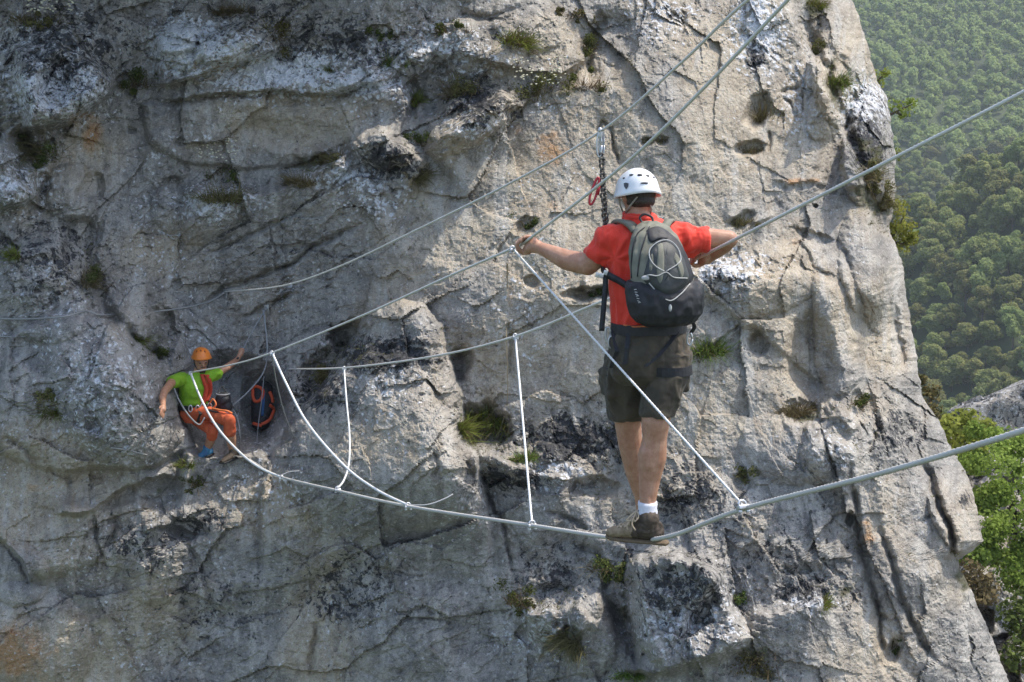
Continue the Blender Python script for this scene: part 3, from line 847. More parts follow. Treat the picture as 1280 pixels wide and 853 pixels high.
def leaf_mat(name, c1, c2, trans=0.3, scale=0.6, rough=0.65, rand=0.25):
    m, nt, b = new_mat(name)
    L = nt.links
    tc = node(nt, 'ShaderNodeTexCoord'); geo = node(nt, 'ShaderNodeNewGeometry'); oi = node(nt, 'ShaderNodeObjectInfo')
    mx = node(nt, 'ShaderNodeMix'); mx.data_type = 'RGBA'
    mx.inputs[6].default_value = (*c1, 1); mx.inputs[7].default_value = (*c2, 1)
    nz = node(nt, 'ShaderNodeTexNoise'); nz.inputs['Scale'].default_value = scale; nz.inputs['Detail'].default_value = 2
    L.new(geo.outputs['Position'], nz.inputs['Vector'])
    a = node(nt, 'ShaderNodeMath'); a.operation = 'MULTIPLY_ADD'; L.new(geo.outputs['Random Per Island'], a.inputs[0]); a.inputs[1].default_value = 0.5
    r = node(nt, 'ShaderNodeMapRange'); r.inputs[1].default_value = 0.3; r.inputs[2].default_value = 0.7; r.inputs[3].default_value = 0.0; r.inputs[4].default_value = 0.5
    L.new(nz.outputs['Fac'], r.inputs[0]); L.new(r.outputs[0], a.inputs[2])
    L.new(a.outputs[0], mx.inputs[0])
    hs = node(nt, 'ShaderNodeHueSaturation')
    hv = node(nt, 'ShaderNodeMapRange'); hv.inputs[3].default_value = 1 - rand; hv.inputs[4].default_value = 1 + rand
    L.new(oi.outputs['Random'], hv.inputs[0]); L.new(hv.outputs[0], hs.inputs['Value'])
    hh = node(nt, 'ShaderNodeMapRange'); hh.inputs[3].default_value = 0.47; hh.inputs[4].default_value = 0.525
    L.new(oi.outputs['Random'], hh.inputs[0]); L.new(hh.outputs[0], hs.inputs['Hue'])
    L.new(mx.outputs[2], hs.inputs['Color']); L.new(hs.outputs[0], b.inputs['Base Color'])
    b.inputs['Roughness'].default_value = rough; b.inputs['Specular IOR Level'].default_value = 0.0
    if trans:
        out = next(n for n in nt.nodes if n.type == 'OUTPUT_MATERIAL')
        tr = node(nt, 'ShaderNodeBsdfTranslucent'); L.new(hs.outputs[0], tr.inputs[0])
        ms = node(nt, 'ShaderNodeMixShader'); ms.inputs[0].default_value = trans
        L.new(b.outputs[0], ms.inputs[1]); L.new(tr.outputs[0], ms.inputs[2]); L.new(ms.outputs[0], out.inputs['Surface'])
    return m

M_PINE = leaf_mat("pine_needles", (0.190, 0.222, 0.080), (0.430, 0.450, 0.185), 0.48, 0.5, rand=0.22)
M_BARK = simple_mat("bark", (0.10, 0.075, 0.055), 0.9, scale=6)

def leaf_cloud(r, centres, radii, n, size, flat=0.8, out_bias=0.7, rim=0.35):
    """n little leaf-clump faces spread through a set of lobes: arrays of quads"""
    k = r.integers(0, len(centres), n)
    d = r.normal(size=(n, 3)); d /= np.linalg.norm(d, axis=1)[:, None]
    rr = 1 - rim * r.random(n) ** 1.5
    C = np.asarray(centres)[k]; R = np.asarray(radii)[k][:, None]
    p = C + d * R * rr[:, None] * np.array([1, 1, flat])
    nrm = d * out_bias + r.normal(size=(n, 3)) * (1 - out_bias) + np.array([0, 0, 0.25])
    nrm /= np.linalg.norm(nrm, axis=1)[:, None]
    t = np.cross(nrm, r.normal(size=(n, 3))); t /= np.linalg.norm(t, axis=1)[:, None] + 1e-9
    bt = np.cross(nrm, t)
    s = size * (0.6 + 0.8 * r.random(n))[:, None]
    a = s * (0.55 + 0.3 * r.random(n))[:, None]
    V = np.stack([p - t * s, p - bt * a + nrm * s * 0.15, p + t * s, p + bt * a + nrm * s * 0.15], 1).reshape(-1, 3)
    Fq = np.arange(4 * n).reshape(n, 4)
    return V, Fq

def crown_shape(r, rad, h):
    c = []; q = []
    n = r.integers(13, 20)
    for i in range(n):
        a = r.random() * 2 * math.pi; t = r.random()
        zz = h * (0.38 + 0.56 * t); w = rad * (1.0 - 0.75 * max(0, t - 0.25)) * math.sqrt(r.random())
        c.append((w * math.cos(a) * 0.92, w * math.sin(a) * 0.92, zz)); q.append(rad * (0.22 + 0.20 * r.random()))
    c.append((0, 0, h * 0.62)); q.append(rad * 0.50)
    return c, q

tr = np.random.default_rng(5)
PINE = []
for k in range(7):
    rad = tr.uniform(2.7, 3.8); h = tr.uniform(6.5, 9.0)
    c, q = crown_shape(tr, rad, h)
    V, Fq = leaf_cloud(tr, c, q, 5200, 0.235, 0.85, 0.5, 0.5)
    TV, TF = tube_geo([(0, 0, -1.0), (0.1, 0.05, h * 0.4), (0.0, 0.1, h * 0.75)], [0.2, 0.15, 0.05], 6)
    faces = [tuple(f) for f in Fq] + [tuple(i + len(V) for i in f) for f in TF]
    me = bpy.data.meshes.new("pine_tree")
    me.from_pydata([tuple(v) for v in V] + [tuple(v) for v in TV], [], faces)
    me.materials.append(M_PINE); me.materials.append(M_BARK)
    me.polygons.foreach_set("material_index", np.array([0] * len(Fq) + [1] * len(TF), dtype=np.int32))
    me.polygons.foreach_set("use_smooth", np.ones(len(faces), bool))
    me.update(); PINE.append((me, c, q))

def scatter(x0f, x1f, y0, y1, gap, r, keep=None):
    """blue-noise spots on the ground inside a wedge"""
    cell = {}; out = []
    area = 0.5 * (x1f - x0f) * (y1 * y1 - y0 * y0)
    for _ in range(int(area / (gap * gap) * 5)):
        y = math.sqrt(y0 * y0 + r.random() * (y1 * y1 - y0 * y0)); x = y * (x0f + r.random() * (x1f - x0f))
        i, j = int(x // gap), int(y // gap); ok = True
        for a in (-1, 0, 1):
            for b_ in (-1, 0, 1):
                for (qx, qy) in cell.get((i + a, j + b_), ()):
                    if (qx - x) ** 2 + (qy - y) ** 2 < gap * gap: ok = False
        if ok:
            cell.setdefault((i, j), []).append((x, y)); out.append((x, y))
    return out
near_spots = scatter(0.236, 0.372, 165, 312, 3.3, tr)
far_spots = scatter(0.236, 0.372, 425, 800, 4.6, tr)
near_spots.sort(key=lambda p: p[1]); far_spots.sort(key=lambda p: p[1])
single = near_spots[-170:] + far_spots[:125]
rest = near_spots[:-170] + far_spots[125:]
LN = "rounded green pine in the forest covering the nearer valley slope"
LF = "hazy bluish green pine in the forest covering the far valley slope"
for i, (x, y) in enumerate(single):
    me = PINE[i % len(PINE)][0]
    o = bpy.data.objects.new("pine_tree", me); COL.objects.link(o)
    o.location = (x, y, float(land_z(x, y)) - 0.4)
    s = tr.uniform(0.55, 1.15) * (1.0 if y < 400 else 1.08)
    o.scale = (s * tr.uniform(0.9, 1.1), s * tr.uniform(0.9, 1.1), s * tr.uniform(0.85, 1.15))
    o.rotation_euler = (0, 0, tr.random() * 6.28)
    tag(o, LN if y < 400 else LF, "tree", "pines on the nearer slope" if y < 400 else "pines on the far slope")
# everything too small or too far to count
more = scatter(0.05, 0.236, 165, 312, 5.2, tr) + scatter(0.02, 0.236, 425, 620, 7.0, tr) + scatter(0.372, 0.47, 165, 312, 5.2, tr) + scatter(0.372, 0.46, 425, 700, 7.0, tr)
VV_, FF_ = [], []; base = 0
for (x, y) in rest + more:
    me, c, q = PINE[tr.integers(0, len(PINE))]
    s = tr.uniform(0.55, 1.15) * (1.0 if y < 400 else 1.08)
    big = (x, y) in ()
    n, sz = (1700, 0.34) if (0.23 < x / y < 0.375 and y < 400) else ((620, 0.46) if 0.23 < x / y < 0.375 else (240, 0.72))
    V, Fq = leaf_cloud(tr, np.array(c) * s, np.array(q) * s, n, sz * s, 0.85, 0.5, 0.5)
    VV_.append(V + np.array([x, y, float(land_z(x, y)) - 0.4])); FF_.append(Fq + base); base += len(V)
forest = mesh_obj("forest", np.concatenate(VV_), np.concatenate(FF_), M_PINE)
tag(forest, "dense hazy pine forest continuing up the far valley slope", "forest", kind='stuff')

hz = bpy.data.materials.new("haze"); hz.use_nodes = True
hn = hz.node_tree
for n_ in list(hn.nodes): hn.nodes.remove(n_)
ho = hn.nodes.new('ShaderNodeOutputMaterial'); pv = hn.nodes.new('ShaderNodeVolumePrincipled')
pv.inputs['Color'].default_value = (0.80, 0.88, 0.95, 1); pv.inputs['Density'].default_value = 0.00028; pv.inputs['Anisotropy'].default_value = 0.0
hn.links.new(pv.outputs[0], ho.inputs['Volume'])
zlo = float(GZ.min()) - 1.0; zhi = 142.0
hb = MB(); hb.box((0, 1000, (zlo + zhi) / 2), (3100, 3400, zhi - zlo), bev=0)
haze = hb.build("haze", hz, smooth=False)
tag(haze, "thin bluish summer haze filling the valley", "haze", kind='stuff')

# ------------------------------------------------------------------ rocky slope and outcrop at lower right
def relief_patch(name, u0, u1, v0, v1, nu, nv, dfun, mat):
    us = np.linspace(u0, u1, nu); vs = np.linspace(v0, v1, nv)
    U_, V_ = np.meshgrid(us, vs); D_ = dfun(U_, V_)
    p = D_[..., None] * (FW + RT * ((U_ - 640.0) / F)[..., None] + UPV * ((426.5 - V_) / F)[..., None])
    ix = np.arange(U_.size).reshape(U_.shape)
    qd = np.stack([ix[1:, :-1], ix[1:, 1:], ix[:-1, 1:], ix[:-1, :-1]], -1).reshape(-1, 4)
    return mesh_obj(name, p.reshape(-1, 3), qd, mat), p
M_ROCK2 = rock_mat("weathered_rock", masks=False)
def slope_depth(U_, V_):
    x = U_ / 100; y = V_ / 100
    b_ = 26 - (V_ - 500) * 0.024 + (U_ - 1200) * 0.006
    f1, e1 = facets(x * 2.6 + 0.4 * fbm(x * 3, y * 3, 1.0, 3), y * 1.5 + x * 0.8, 51, 1.0)
    f2, e2 = facets(x * 7 + 0.3 * fbm(x * 9, y * 9, 1.0, 3), y * 5 + x * 2, 61, 1.0)
    return b_ - 0.75 * f1 - 0.26 * f2 - 0.5 * fbm(x * 1.5, y * 1.5, 4.0, 4) - 0.10 * fbm(x * 9, y * 9, 4.0, 3)
slope, slope_p = relief_patch("rocky_slope", 1060, 1560, 540, 1180, 230, 300, slope_depth, M_ROCK2)
tag(slope, "shaded broken rock slope falling away beside the cliff", "slope", kind='structure')

def boulder(name, centre, size, rot, mat, vox=0.05, amp=0.16, seed=0.0):
    V, Fc = box_geo(centre, size, rot, 0.18)
    co, no, fc = remesh(V, Fc, vox, 3)
    k = 1.3
    f, e = facets(co[:, 0] * 1.4 + seed + co[:, 1] * 0.8, co[:, 2] * 1.9 + co[:, 1] * 0.5, 71, 1.0)
    d = amp * f + amp * 0.8 * fbm(co[:, 0] * k + seed, co[:, 1] * k + co[:, 2] * k, co[:, 2] * k, 5)
    co = co + no * d[:, None]
    return mesh_obj(name, co, fc, mat)
oc = boulder("rock_outcrop", P(1306, 513, 27), (3.4, 0.9, 1.25), Matrix.Rotation(math.radians(-21), 3, 'Y') @ Matrix.Rotation(math.radians(-14), 3, 'X'), M_ROCK2, 0.045, 0.10, 3.0)
tag(oc, "grey rock outcrop with a pale sunlit top edge above the bright bush", "rock", kind='structure')
# ------------------------------------------------------------------ cables of the bridge
from mathutils.bvhtree import BVHTree

def cable_mat(name, c1, c2, metal, rough, twist=0.0):
    m, nt, b = new_mat(name)
    L = nt.links
    geo = node(nt, 'ShaderNodeNewGeometry')
    nz = node(nt, 'ShaderNodeTexNoise'); nz.inputs['Scale'].default_value = 9; nz.inputs['Detail'].default_value = 4; L.new(geo.outputs['Position'], nz.inputs['Vector'])
    mx = node(nt, 'ShaderNodeMix'); mx.data_type = 'RGBA'; mx.inputs[6].default_value = (*c1, 1); mx.inputs[7].default_value = (*c2, 1)
    L.new(nz.outputs['Fac'], mx.inputs[0]); L.new(mx.outputs[2], b.inputs['Base Color'])
    b.inputs['Metallic'].default_value = metal; b.inputs['Roughness'].default_value = rough
    return m
M_STEEL = cable_mat("galvanised_cable", (0.66, 0.64, 0.60), (0.84, 0.82, 0.77), 0.0, 0.5)
M_FOOT = cable_mat("worn_cable", (0.52, 0.50, 0.46), (0.72, 0.70, 0.65), 0.05, 0.5)
M_OLD = cable_mat("dull_cable", (0.26, 0.26, 0.25), (0.40, 0.40, 0.39), 0.3, 0.6)
M_WHITE = cable_mat("bright_cable", (0.72, 0.72, 0.70), (0.86, 0.86, 0.84), 0.1, 0.45)
M_CLAMP = cable_mat("zinc_clamp", (0.50, 0.51, 0.52), (0.72, 0.73, 0.74), 0.7, 0.35)
M_ROPEG = cable_mat("grey_rope", (0.24, 0.25, 0.26), (0.36, 0.37, 0.38), 0.0, 0.8)

def strand_geo(pts, r, lay=0.14, wires=10, n_seg=10):
    """a laid wire rope: a fluted round section that twists along its length"""
    pts = catmull(pts, n_seg)
    # resample evenly
    L = [0.0]
    for a, b in zip(pts[:-1], pts[1:]): L.append(L[-1] + (b - a).length)
    step = max(0.02, L[-1] / 900); n = int(L[-1] / step) + 1
    xs = np.linspace(0, L[-1], n); A = np.array(pts); R = np.stack([np.interp(xs, L, A[:, k]) for k in range(3)], 1)
    q, T, N = frames([Vector(v) for v in R])
    k = 16; V = []; Fc = []
    for i, (p, t, nn) in enumerate(zip(q, T, N)):
        b = t.cross(nn)
        for j in range(k):
            a = 2 * math.pi * j / k
            rr = r * (0.975 + 0.03 * abs(math.cos(wires / 2 * a)))
            aa = a + 2 * math.pi * xs[i] / lay
            V.append(p + (nn * math.cos(aa) + b * math.sin(aa)) * rr)
    for i in range(len(q) - 1):
        for j in range(k):
            j2 = (j + 1) % k
            Fc.append((i * k + j, i * k + j2, (i + 1) * k + j2, (i + 1) * k + j))
    Fc.append(tuple(range(k - 1, -1, -1))); Fc.append(tuple((len(q) - 1) * k + j for j in range(k)))
    return V, Fc

def cable(name, pts, r, mat, label, cat="cable", group=None):
    q = [P(*p) for p in pts]; e = (q[0] - q[1]).normalized()
    q = [q[0] + e * 9.0, q[0] + e * 4.0] + q          # on towards the near anchors, out of the photo
    mb = MB(); V, Fc = strand_geo(q, r); mb.add(V, Fc)
    o = mb.build(name, mat)
    tag(o, label, cat, group)
    return o

def along(pts, a, b):
    """each cable hangs in one straight vertical plane x = a + b * distance"""
    return [(px, py, a / ((px - 640.0) / F - b)) for (px, py) in pts]
FOOT = along([(1420, 488), (1280, 538), (1100, 592), (930, 636), (846, 668), (804, 675), (762, 672), (665, 657), (510, 633), (424, 614), (350, 596), (320, 580), (300, 566)], 3.588, -0.4135)
LEFTC = along([(1100, -118), (985, 0), (880, 110), (780, 206), (656, 303), (640, 311), (560, 346), (450, 396), (340, 441), (290, 456), (237, 466)], 3.17, -0.432)
RIGHTC = along([(1420, 38), (1280, 115), (1080, 217), (905, 306.5), (872, 323), (800, 358), (745, 380), (643, 421), (540, 446), (430, 460), (357, 461.5)], 3.65, -0.381)
SAFE = along([(1060, -84), (935, 0), (850, 80), (750, 165), (640, 228), (520, 288), (420, 335), (350, 358), (280, 365)], 3.188, -0.3928)
foot = cable("foot_cable", FOOT, 0.0120, M_FOOT, "lowest cable, thick grey steel, under the walking man's shoe", group=None)
cable("hand_cable", LEFTC, 0.0078, M_STEEL, "steel hand cable gripped by the man's left fist", group=None)
cable("hand_cable", RIGHTC, 0.0088, M_STEEL, "steel hand cable at the man's right elbow running down behind his backpack", group=None)
cable("overhead_cable", SAFE, 0.0074, M_STEEL, "topmost steel cable above the white helmet with the lanyard clipped on", group=None)

def clamp_bits(mb, c, along, r, m=0):
    """wire-rope clip: saddle, U-bolt and two nuts"""
    c = Vector(c); a = Vector(along).normalized()
    up = Vector((0, 0, 1)); up = (up - a * up.dot(a)).normalized(); sd = a.cross(up)
    R = Matrix((a, sd, up)).transposed()
    mb.box(c - up * r * 0.9, (r * 2.6, r * 4.2, r * 1.5), m, R, 0.2)
    for s in (-1, 1):
        pts = [c - up * r * 2.2 + sd * s * r * 1.5, c + sd * s * r * 1.5]
        mb.tube(pts, r * 0.42, 6, m)
        mb.box(c - up * r * 2.2 + sd * s * r * 1.5, (r * 1.3, r * 1.3, r * 1.0), m, R, 0.2)
    mb.tube([c + sd * r * 1.5 * math.cos(t) + up * r * 1.5 * math.sin(t) for t in np.linspace(0, math.pi, 9)], r * 0.42, 6, m)

def hanger(top, bot, mids, r, label, top_along, bot_along, tail=None, mat=None):
    t = empty("suspension_rope", P(*bot))
    mb = MB(); V, Fc = strand_geo([P(*top)] + [P(*m) for m in mids] + [P(*bot)], r, 0.07); mb.add(V, Fc)
    mb.build("rope", mat or M_WHITE, t)
    for (p, al, k) in ((top, top_along, 0.9), (bot, bot_along, 1.25)):
        cm = MB(); clamp_bits(cm, P(*p), al, 0.0105 * k)
        cm.build("clamp", M_CLAMP, t)
    if tail:
        tb = MB(); tb.tube(catmull([P(*q) for q in tail], 6), 0.006, 6); tb.build("rope_tail", M_ROPEG, t)
    tag(t, label, "rope", "suspension ropes of the bridge")
    return t
dl = P(*LEFTC[5]) - P(*LEFTC[3]); df = P(*FOOT[3]) - P(*FOOT[4]); dr = P(*RIGHTC[7]) - P(*RIGHTC[9])
hanger((641, 311, 7.32), (928, 631, 6.18), [], 0.0066, "longest white suspension rope slanting down across the man's dark shorts", dl, df)
hanger((644, 420, 9.52), (665, 655, 8.40), [], 0.0085, "nearly upright white suspension rope just left of the man's bare legs", dr, P(*FOOT[6]) - P(*FOOT[7]))
hanger((340, 441, 12.1), (510, 632, 10.58), [(358, 480, 11.95), (385, 530, 11.65), (430, 582, 11.25), (470, 612, 10.95)], 0.0115, "slack white suspension rope curving down to the right past the red backpack", dl, P(*FOOT[7]) - P(*FOOT[8]), tail=[(510, 632, 10.58), (535, 631, 10.6), (555, 624, 10.65), (566, 618, 10.7)])
hanger((430, 460, 13.95), (422, 611, 12.4), [(433, 500, 13.7), (437, 545, 13.3), (436, 580, 12.9), (430, 600, 12.6)], 0.0100, "short pale suspension rope hanging straight in front of the middle rock pinnacle", dr, P(*FOOT[8]) - P(*FOOT[9]))
hanger((238, 466, 15.58), (352, 597, 14.38), [(252, 500, 15.4), (272, 535, 15.15), (300, 566, 14.85), (325, 585, 14.6)], 0.0140, "leftmost white suspension rope hanging before the crouching guide", dl, P(*FOOT[9]) - P(*FOOT[10]), tail=[(350, 595, 14.4), (362, 590, 14.45), (374, 589, 14.5)])

# old via-ferrata cable and small ropes on the wall
def wall(px, py, off=0.03):
    p, n, d = rock_point(px, py)
    return Vector(ray(px, py) * (d - off))
def wall_rope(name, px, r, mat, label, cat, off=0.05, n=8):
    mb = MB(); mb.tube(catmull(px, n), r, 8)
    o = mb.build(name, mat); tag(o, label, cat); return o
wall_rope("wall_cable", [wall(-20, 398), wall(30, 399), wall(80, 396, 0.08), wall(108, 389), P(125, 394, 15.5), P(160, 392, 16.1), P(200, 389, 16.35), wall(230, 385, .04), wall(262, 377), wall(281, 366)], 0.010, M_OLD, "dull grey cable strung along the upper left rock wall", "cable")
wall_rope("wall_cable", [wall(-20, 420), wall(10, 421), wall(32, 421, .02)], 0.009, M_OLD, "short piece of grey cable at the left photo border", "cable")
wall_rope("steel_rung", [wall(138, 560, .03), wall(148, 561, .03), wall(160, 563, .03), wall(172, 566, .03), wall(184, 569, .02)], 0.008, M_OLD, "pale steel rung fixed to the rock left of the guide", "rung")
wall_rope("anchor_rope", [P(302, 440, 16.5), P(316, 413, 16.62), wall(334, 384, .03)], 0.006, M_ROPEG, "thin grey rope rising from the guide's raised hand to the wall", "rope")
wall_rope("anchor_rope", [wall(329, 386, .03), P(332, 410, 16.6), P(334, 440, 16.55), P(329, 466, 16.6), P(308, 492, 16.35), P(283, 513, 16.0)], 0.009, M_ROPEG, "bluish grey rope slanting from the guide's hip up to the wall anchor", "rope")
wall_rope("anchor_rope", [P(340, 443, 12.15), P(345, 475, 13.0), P(355, 515, 14.3), wall(368, 549, .03)], 0.0055, M_ROPEG, "thin grey rope hanging right of the red backpack down to the rock", "rope")
wall_rope("anchor_rope", [P(290, 510, 16.1), P(297, 524, 16.0), P(300, 545, 15.95), wall(299, 560, .02)], 0.008, M_ROPEG, "short grey rope trailing behind the guide's knee to the ledge", "rope")
wall_rope("anchor_rope", [P(330, 470, 16.7), P(327, 500, 16.6), P(323, 530, 16.55), wall(321, 555, .02)], 0.0055, M_ROPEG, "thin rope hanging straight down across the red backpack", "rope")
wall_rope("hanging_cord", [P(634, 330, 8.0)] + [wall(634, 360, .08), wall(633, 420, .06), wall(634, 500, .06), wall(622, 548, .04)], 0.0045, simple_mat("tan_cord", (0.30, 0.24, 0.15), 0.8), "thin tan cord trailing down the wall below the bridge clamp", "cord")

# bolt plates on the rock
M_BOLT = simple_mat("bolt_steel", (0.40, 0.40, 0.40), 0.4, 0.8)
def anchor_plate(px, py, label):
    p, n, d = rock_point(px, py)
    mb = MB(); zq = n.to_track_quat('Z', 'Y').to_matrix()
    mb.box(p + n * 0.01, (0.07, 0.11, 0.012), 0, zq, 0.2)
    mb.tube([p + n * 0.01, p + n * 0.05], 0.014, 6)
    o = mb.build("anchor_plate", M_BOLT); tag(o, label, "anchor")
anchor_plate(281, 366, "steel anchor plate holding the topmost cable on the wall")
anchor_plate(357, 462, "steel anchor plate at the end of the right hand cable beside the pinnacle")
anchor_plate(333, 386, "small anchor plate on the wall above the guide's raised hand")

# ------------------------------------------------------------------ lanyard above the walking man
M_WEB = simple_mat("grey_webbing", (0.30, 0.31, 0.33), 0.8, scale=60)
M_SLING = simple_mat("dark_sling", (0.030, 0.028, 0.026), 0.85, scale=90, col2=(0.22, 0.20, 0.17))
M_RED = simple_mat("red_anodised", (0.42, 0.035, 0.045), 0.35, 0.4)
ly = empty("safety_lanyard", P(752, 285, 6.98))
mb = MB()
mb.box(P(750, 167, 7.0), (0.022, 0.05, 0.05), 0, None, 0.3); mb.ellipsoid(P(750, 163, 6.985), (0.012, 0.022, 0.016), 8)
for k in range(2):
    c0 = P(749 + 3 * k, 182, 6.99 + 0.012 * k)
    mb.tube([c0 + Vector((0.012 * math.cos(t), 0, 0.058 * math.sin(t))) for t in np.linspace(0, 2 * math.pi, 17)], 0.005, 6)
mb.build("pulley", M_CLAMP, ly)
mb = MB(); mb.box(P(753.5, 182, 7.0), (0.013, 0.008, 0.135), 0, None, 0.2); mb.build("webbing", M_WEB, ly)
mb = MB(); a_ = P(752, 194, 7.0)
for k in range(15):     # knotted daisy-chain loops
    c0 = P(752 + 0.35 * k + 0.6 * math.sin(k * 2.1), 195 + 6.2 * k, 7.0)
    w = 0.011 + 0.003 * math.sin(k * 1.7)
    mb.tube([c0 + Vector((w * math.cos(t), 0.006 * math.sin(t * 2), 0.014 * math.sin(t))) for t in np.linspace(0, 2 * math.pi, 11)], 0.0062, 6)
mb.tube([P(754, 196, 7.01), P(755, 240, 7.01), P(757, 290, 7.03)], 0.006, 6)
mb.build("sling", M_SLING, ly)
mb = MB()
top = P(748, 222, 6.985); bot = P(738, 256, 6.985); ax = (bot - top); sdv = Vector((ax.z, 0, -ax.x)).normalized()
ring = []
for t in np.linspace(0, 2 * math.pi, 25):
    ring.append(top + ax * (0.5 - 0.5 * math.cos(t)) + sdv * 0.012 * math.sin(t) * (1.15 - 0.25 * math.cos(t)))
mb.tube(ring, 0.0062, 8)
mb.tube([top + ax * 0.2 - sdv * 0.012, top + ax * 0.6 - sdv * 0.020], 0.009, 8)
mb.build("carabiner", M_RED, ly)
tag(ly, "dark knotted lanyard with a red carabiner hanging left of the white helmet", "lanyard")
# ------------------------------------------------------------------ people
def skin_mat(name, c, c2, red):
    m, nt, b = new_mat(name); L = nt.links
    geo = node(nt, 'ShaderNodeNewGeometry')
    nz = node(nt, 'ShaderNodeTexNoise'); nz.inputs['Scale'].default_value = 22; nz.inputs['Detail'].default_value = 7; nz.inputs['Roughness'].default_value = 0.7; L.new(geo.outputs['Position'], nz.inputs['Vector'])
    mx = node(nt, 'ShaderNodeMix'); mx.data_type = 'RGBA'; mx.inputs[6].default_value = (*[v * k_ for v, k_ in zip(c, (0.90, 0.80, 0.75))], 1); mx.inputs[7].default_value = (*c2, 1)
    r = node(nt, 'ShaderNodeMapRange'); r.inputs[1].default_value = 0.35; r.inputs[2].default_value = 0.65; L.new(nz.outputs['Fac'], r.inputs[0]); L.new(r.outputs[0], mx.inputs[0])
    L.new(mx.outputs[2], b.inputs['Base Color']); b.inputs['Roughness'].default_value = 0.5
    b.inputs['Subsurface Weight'].default_value = 0.08; b.inputs['Subsurface Radius'].default_value = (0.012, 0.005, 0.003)
    n2 = node(nt, 'ShaderNodeTexNoise'); n2.inputs['Scale'].default_value = 160; L.new(geo.outputs['Position'], n2.inputs['Vector'])
    bp = node(nt, 'ShaderNodeBump'); bp.inputs['Strength'].default_value = 0.25; bp.inputs['Distance'].default_value = 0.002
    L.new(n2.outputs['Fac'], bp.inputs['Height']); L.new(bp.outputs[0], b.inputs['Normal'])
    return m
M_SKIN = skin_mat("skin", (0.43, 0.230, 0.145), (0.53, 0.305, 0.205), 0)
M_SKIN2 = skin_mat("tanned_skin", (0.40, 0.205, 0.125), (0.50, 0.28, 0.18), 0)
M_HAIR = simple_mat("dark_hair", (0.022, 0.016, 0.012), 0.6, scale=120, col2=(0.06, 0.042, 0.03), bump=0.6, bscale=300)
M_SHIRT = simple_mat("red_jersey", (0.72, 0.036, 0.016), 0.75, scale=9, var=0.1, col2=(0.82, 0.055, 0.024), bump=0.25, bscale=500, sheen=0.15)
M_SHORTS = simple_mat("brown_cotton", (0.046, 0.036, 0.023), 0.85, scale=14, col2=(0.088, 0.070, 0.046), bump=0.3, bscale=400, sheen=0.1)
M_BLACK = simple_mat("black_nylon", (0.012, 0.012, 0.014), 0.6, scale=40, col2=(0.026, 0.026, 0.030), bump=0.2, bscale=600)
M_OLIVE = simple_mat("olive_nylon", (0.150, 0.148, 0.112), 0.7, scale=14, col2=(0.225, 0.222, 0.172), bump=0.3, bscale=300)
M_MESHP = simple_mat("dark_pocket_fabric", (0.025, 0.028, 0.028), 0.5, scale=18, col2=(0.065, 0.07, 0.066), bump=0.3, bscale=500)
M_CORD = simple_mat("white_cord", (0.46, 0.46, 0.44), 0.7)
M_HELM = simple_mat("white_shell", (0.86, 0.87, 0.87), 0.28, scale=8, var=0.03)
M_DARKP = simple_mat("dark_plastic", (0.015, 0.015, 0.018), 0.5)
M_SOCK = simple_mat("white_sock", (0.70, 0.70, 0.76), 0.9, scale=60, var=0.06, bump=0.5, bscale=500)
M_SUEDE = simple_mat("tan_suede", (0.20, 0.145, 0.085), 0.9, scale=40, col2=(0.34, 0.26, 0.17), bump=0.4, bscale=300)
M_BROWN = simple_mat("dark_leather", (0.045, 0.032, 0.022), 0.75, scale=40, col2=(0.085, 0.062, 0.042), bump=0.3, bscale=300)
M_SOLE = simple_mat("rubber_sole", (0.14, 0.10, 0.06), 0.85, scale=60)
M_LACE = simple_mat("lace", (0.45, 0.36, 0.25), 0.8)
M_ORNG = simple_mat("orange_trim", (0.72, 0.20, 0.06), 0.6)
M_BEIGE = simple_mat("beige_strap", (0.33, 0.30, 0.24), 0.8)

class Blob:
    """overlapping shapes melted into one skin"""
    def __init__(s): s.V = []; s.F = []
    def _add(s, g):
        V, Fc = g; b = len(s.V); s.V.extend(V); s.F.extend([tuple(i + b for i in f) for f in Fc])
    def cap(s, pts, r, n=16): s._add(capsule_geo(pts, r, n))
    def ell(s, c, rad, rot=None, n=18): s._add(ell_geo(c, rad, n, rot))
    def loft(s, rings): s._add(loft_geo(rings))
    def box(s, c, size, rot=None, bev=0.2): s._add(box_geo(c, size, rot, bev))
    def make(s, vox, sm=4, fold=None):
        co, no, fc = remesh(s.V, s.F, vox, sm)
        if fold:
            co = co + no * np.asarray(fold(co, no))[:, None]
        return co, fc

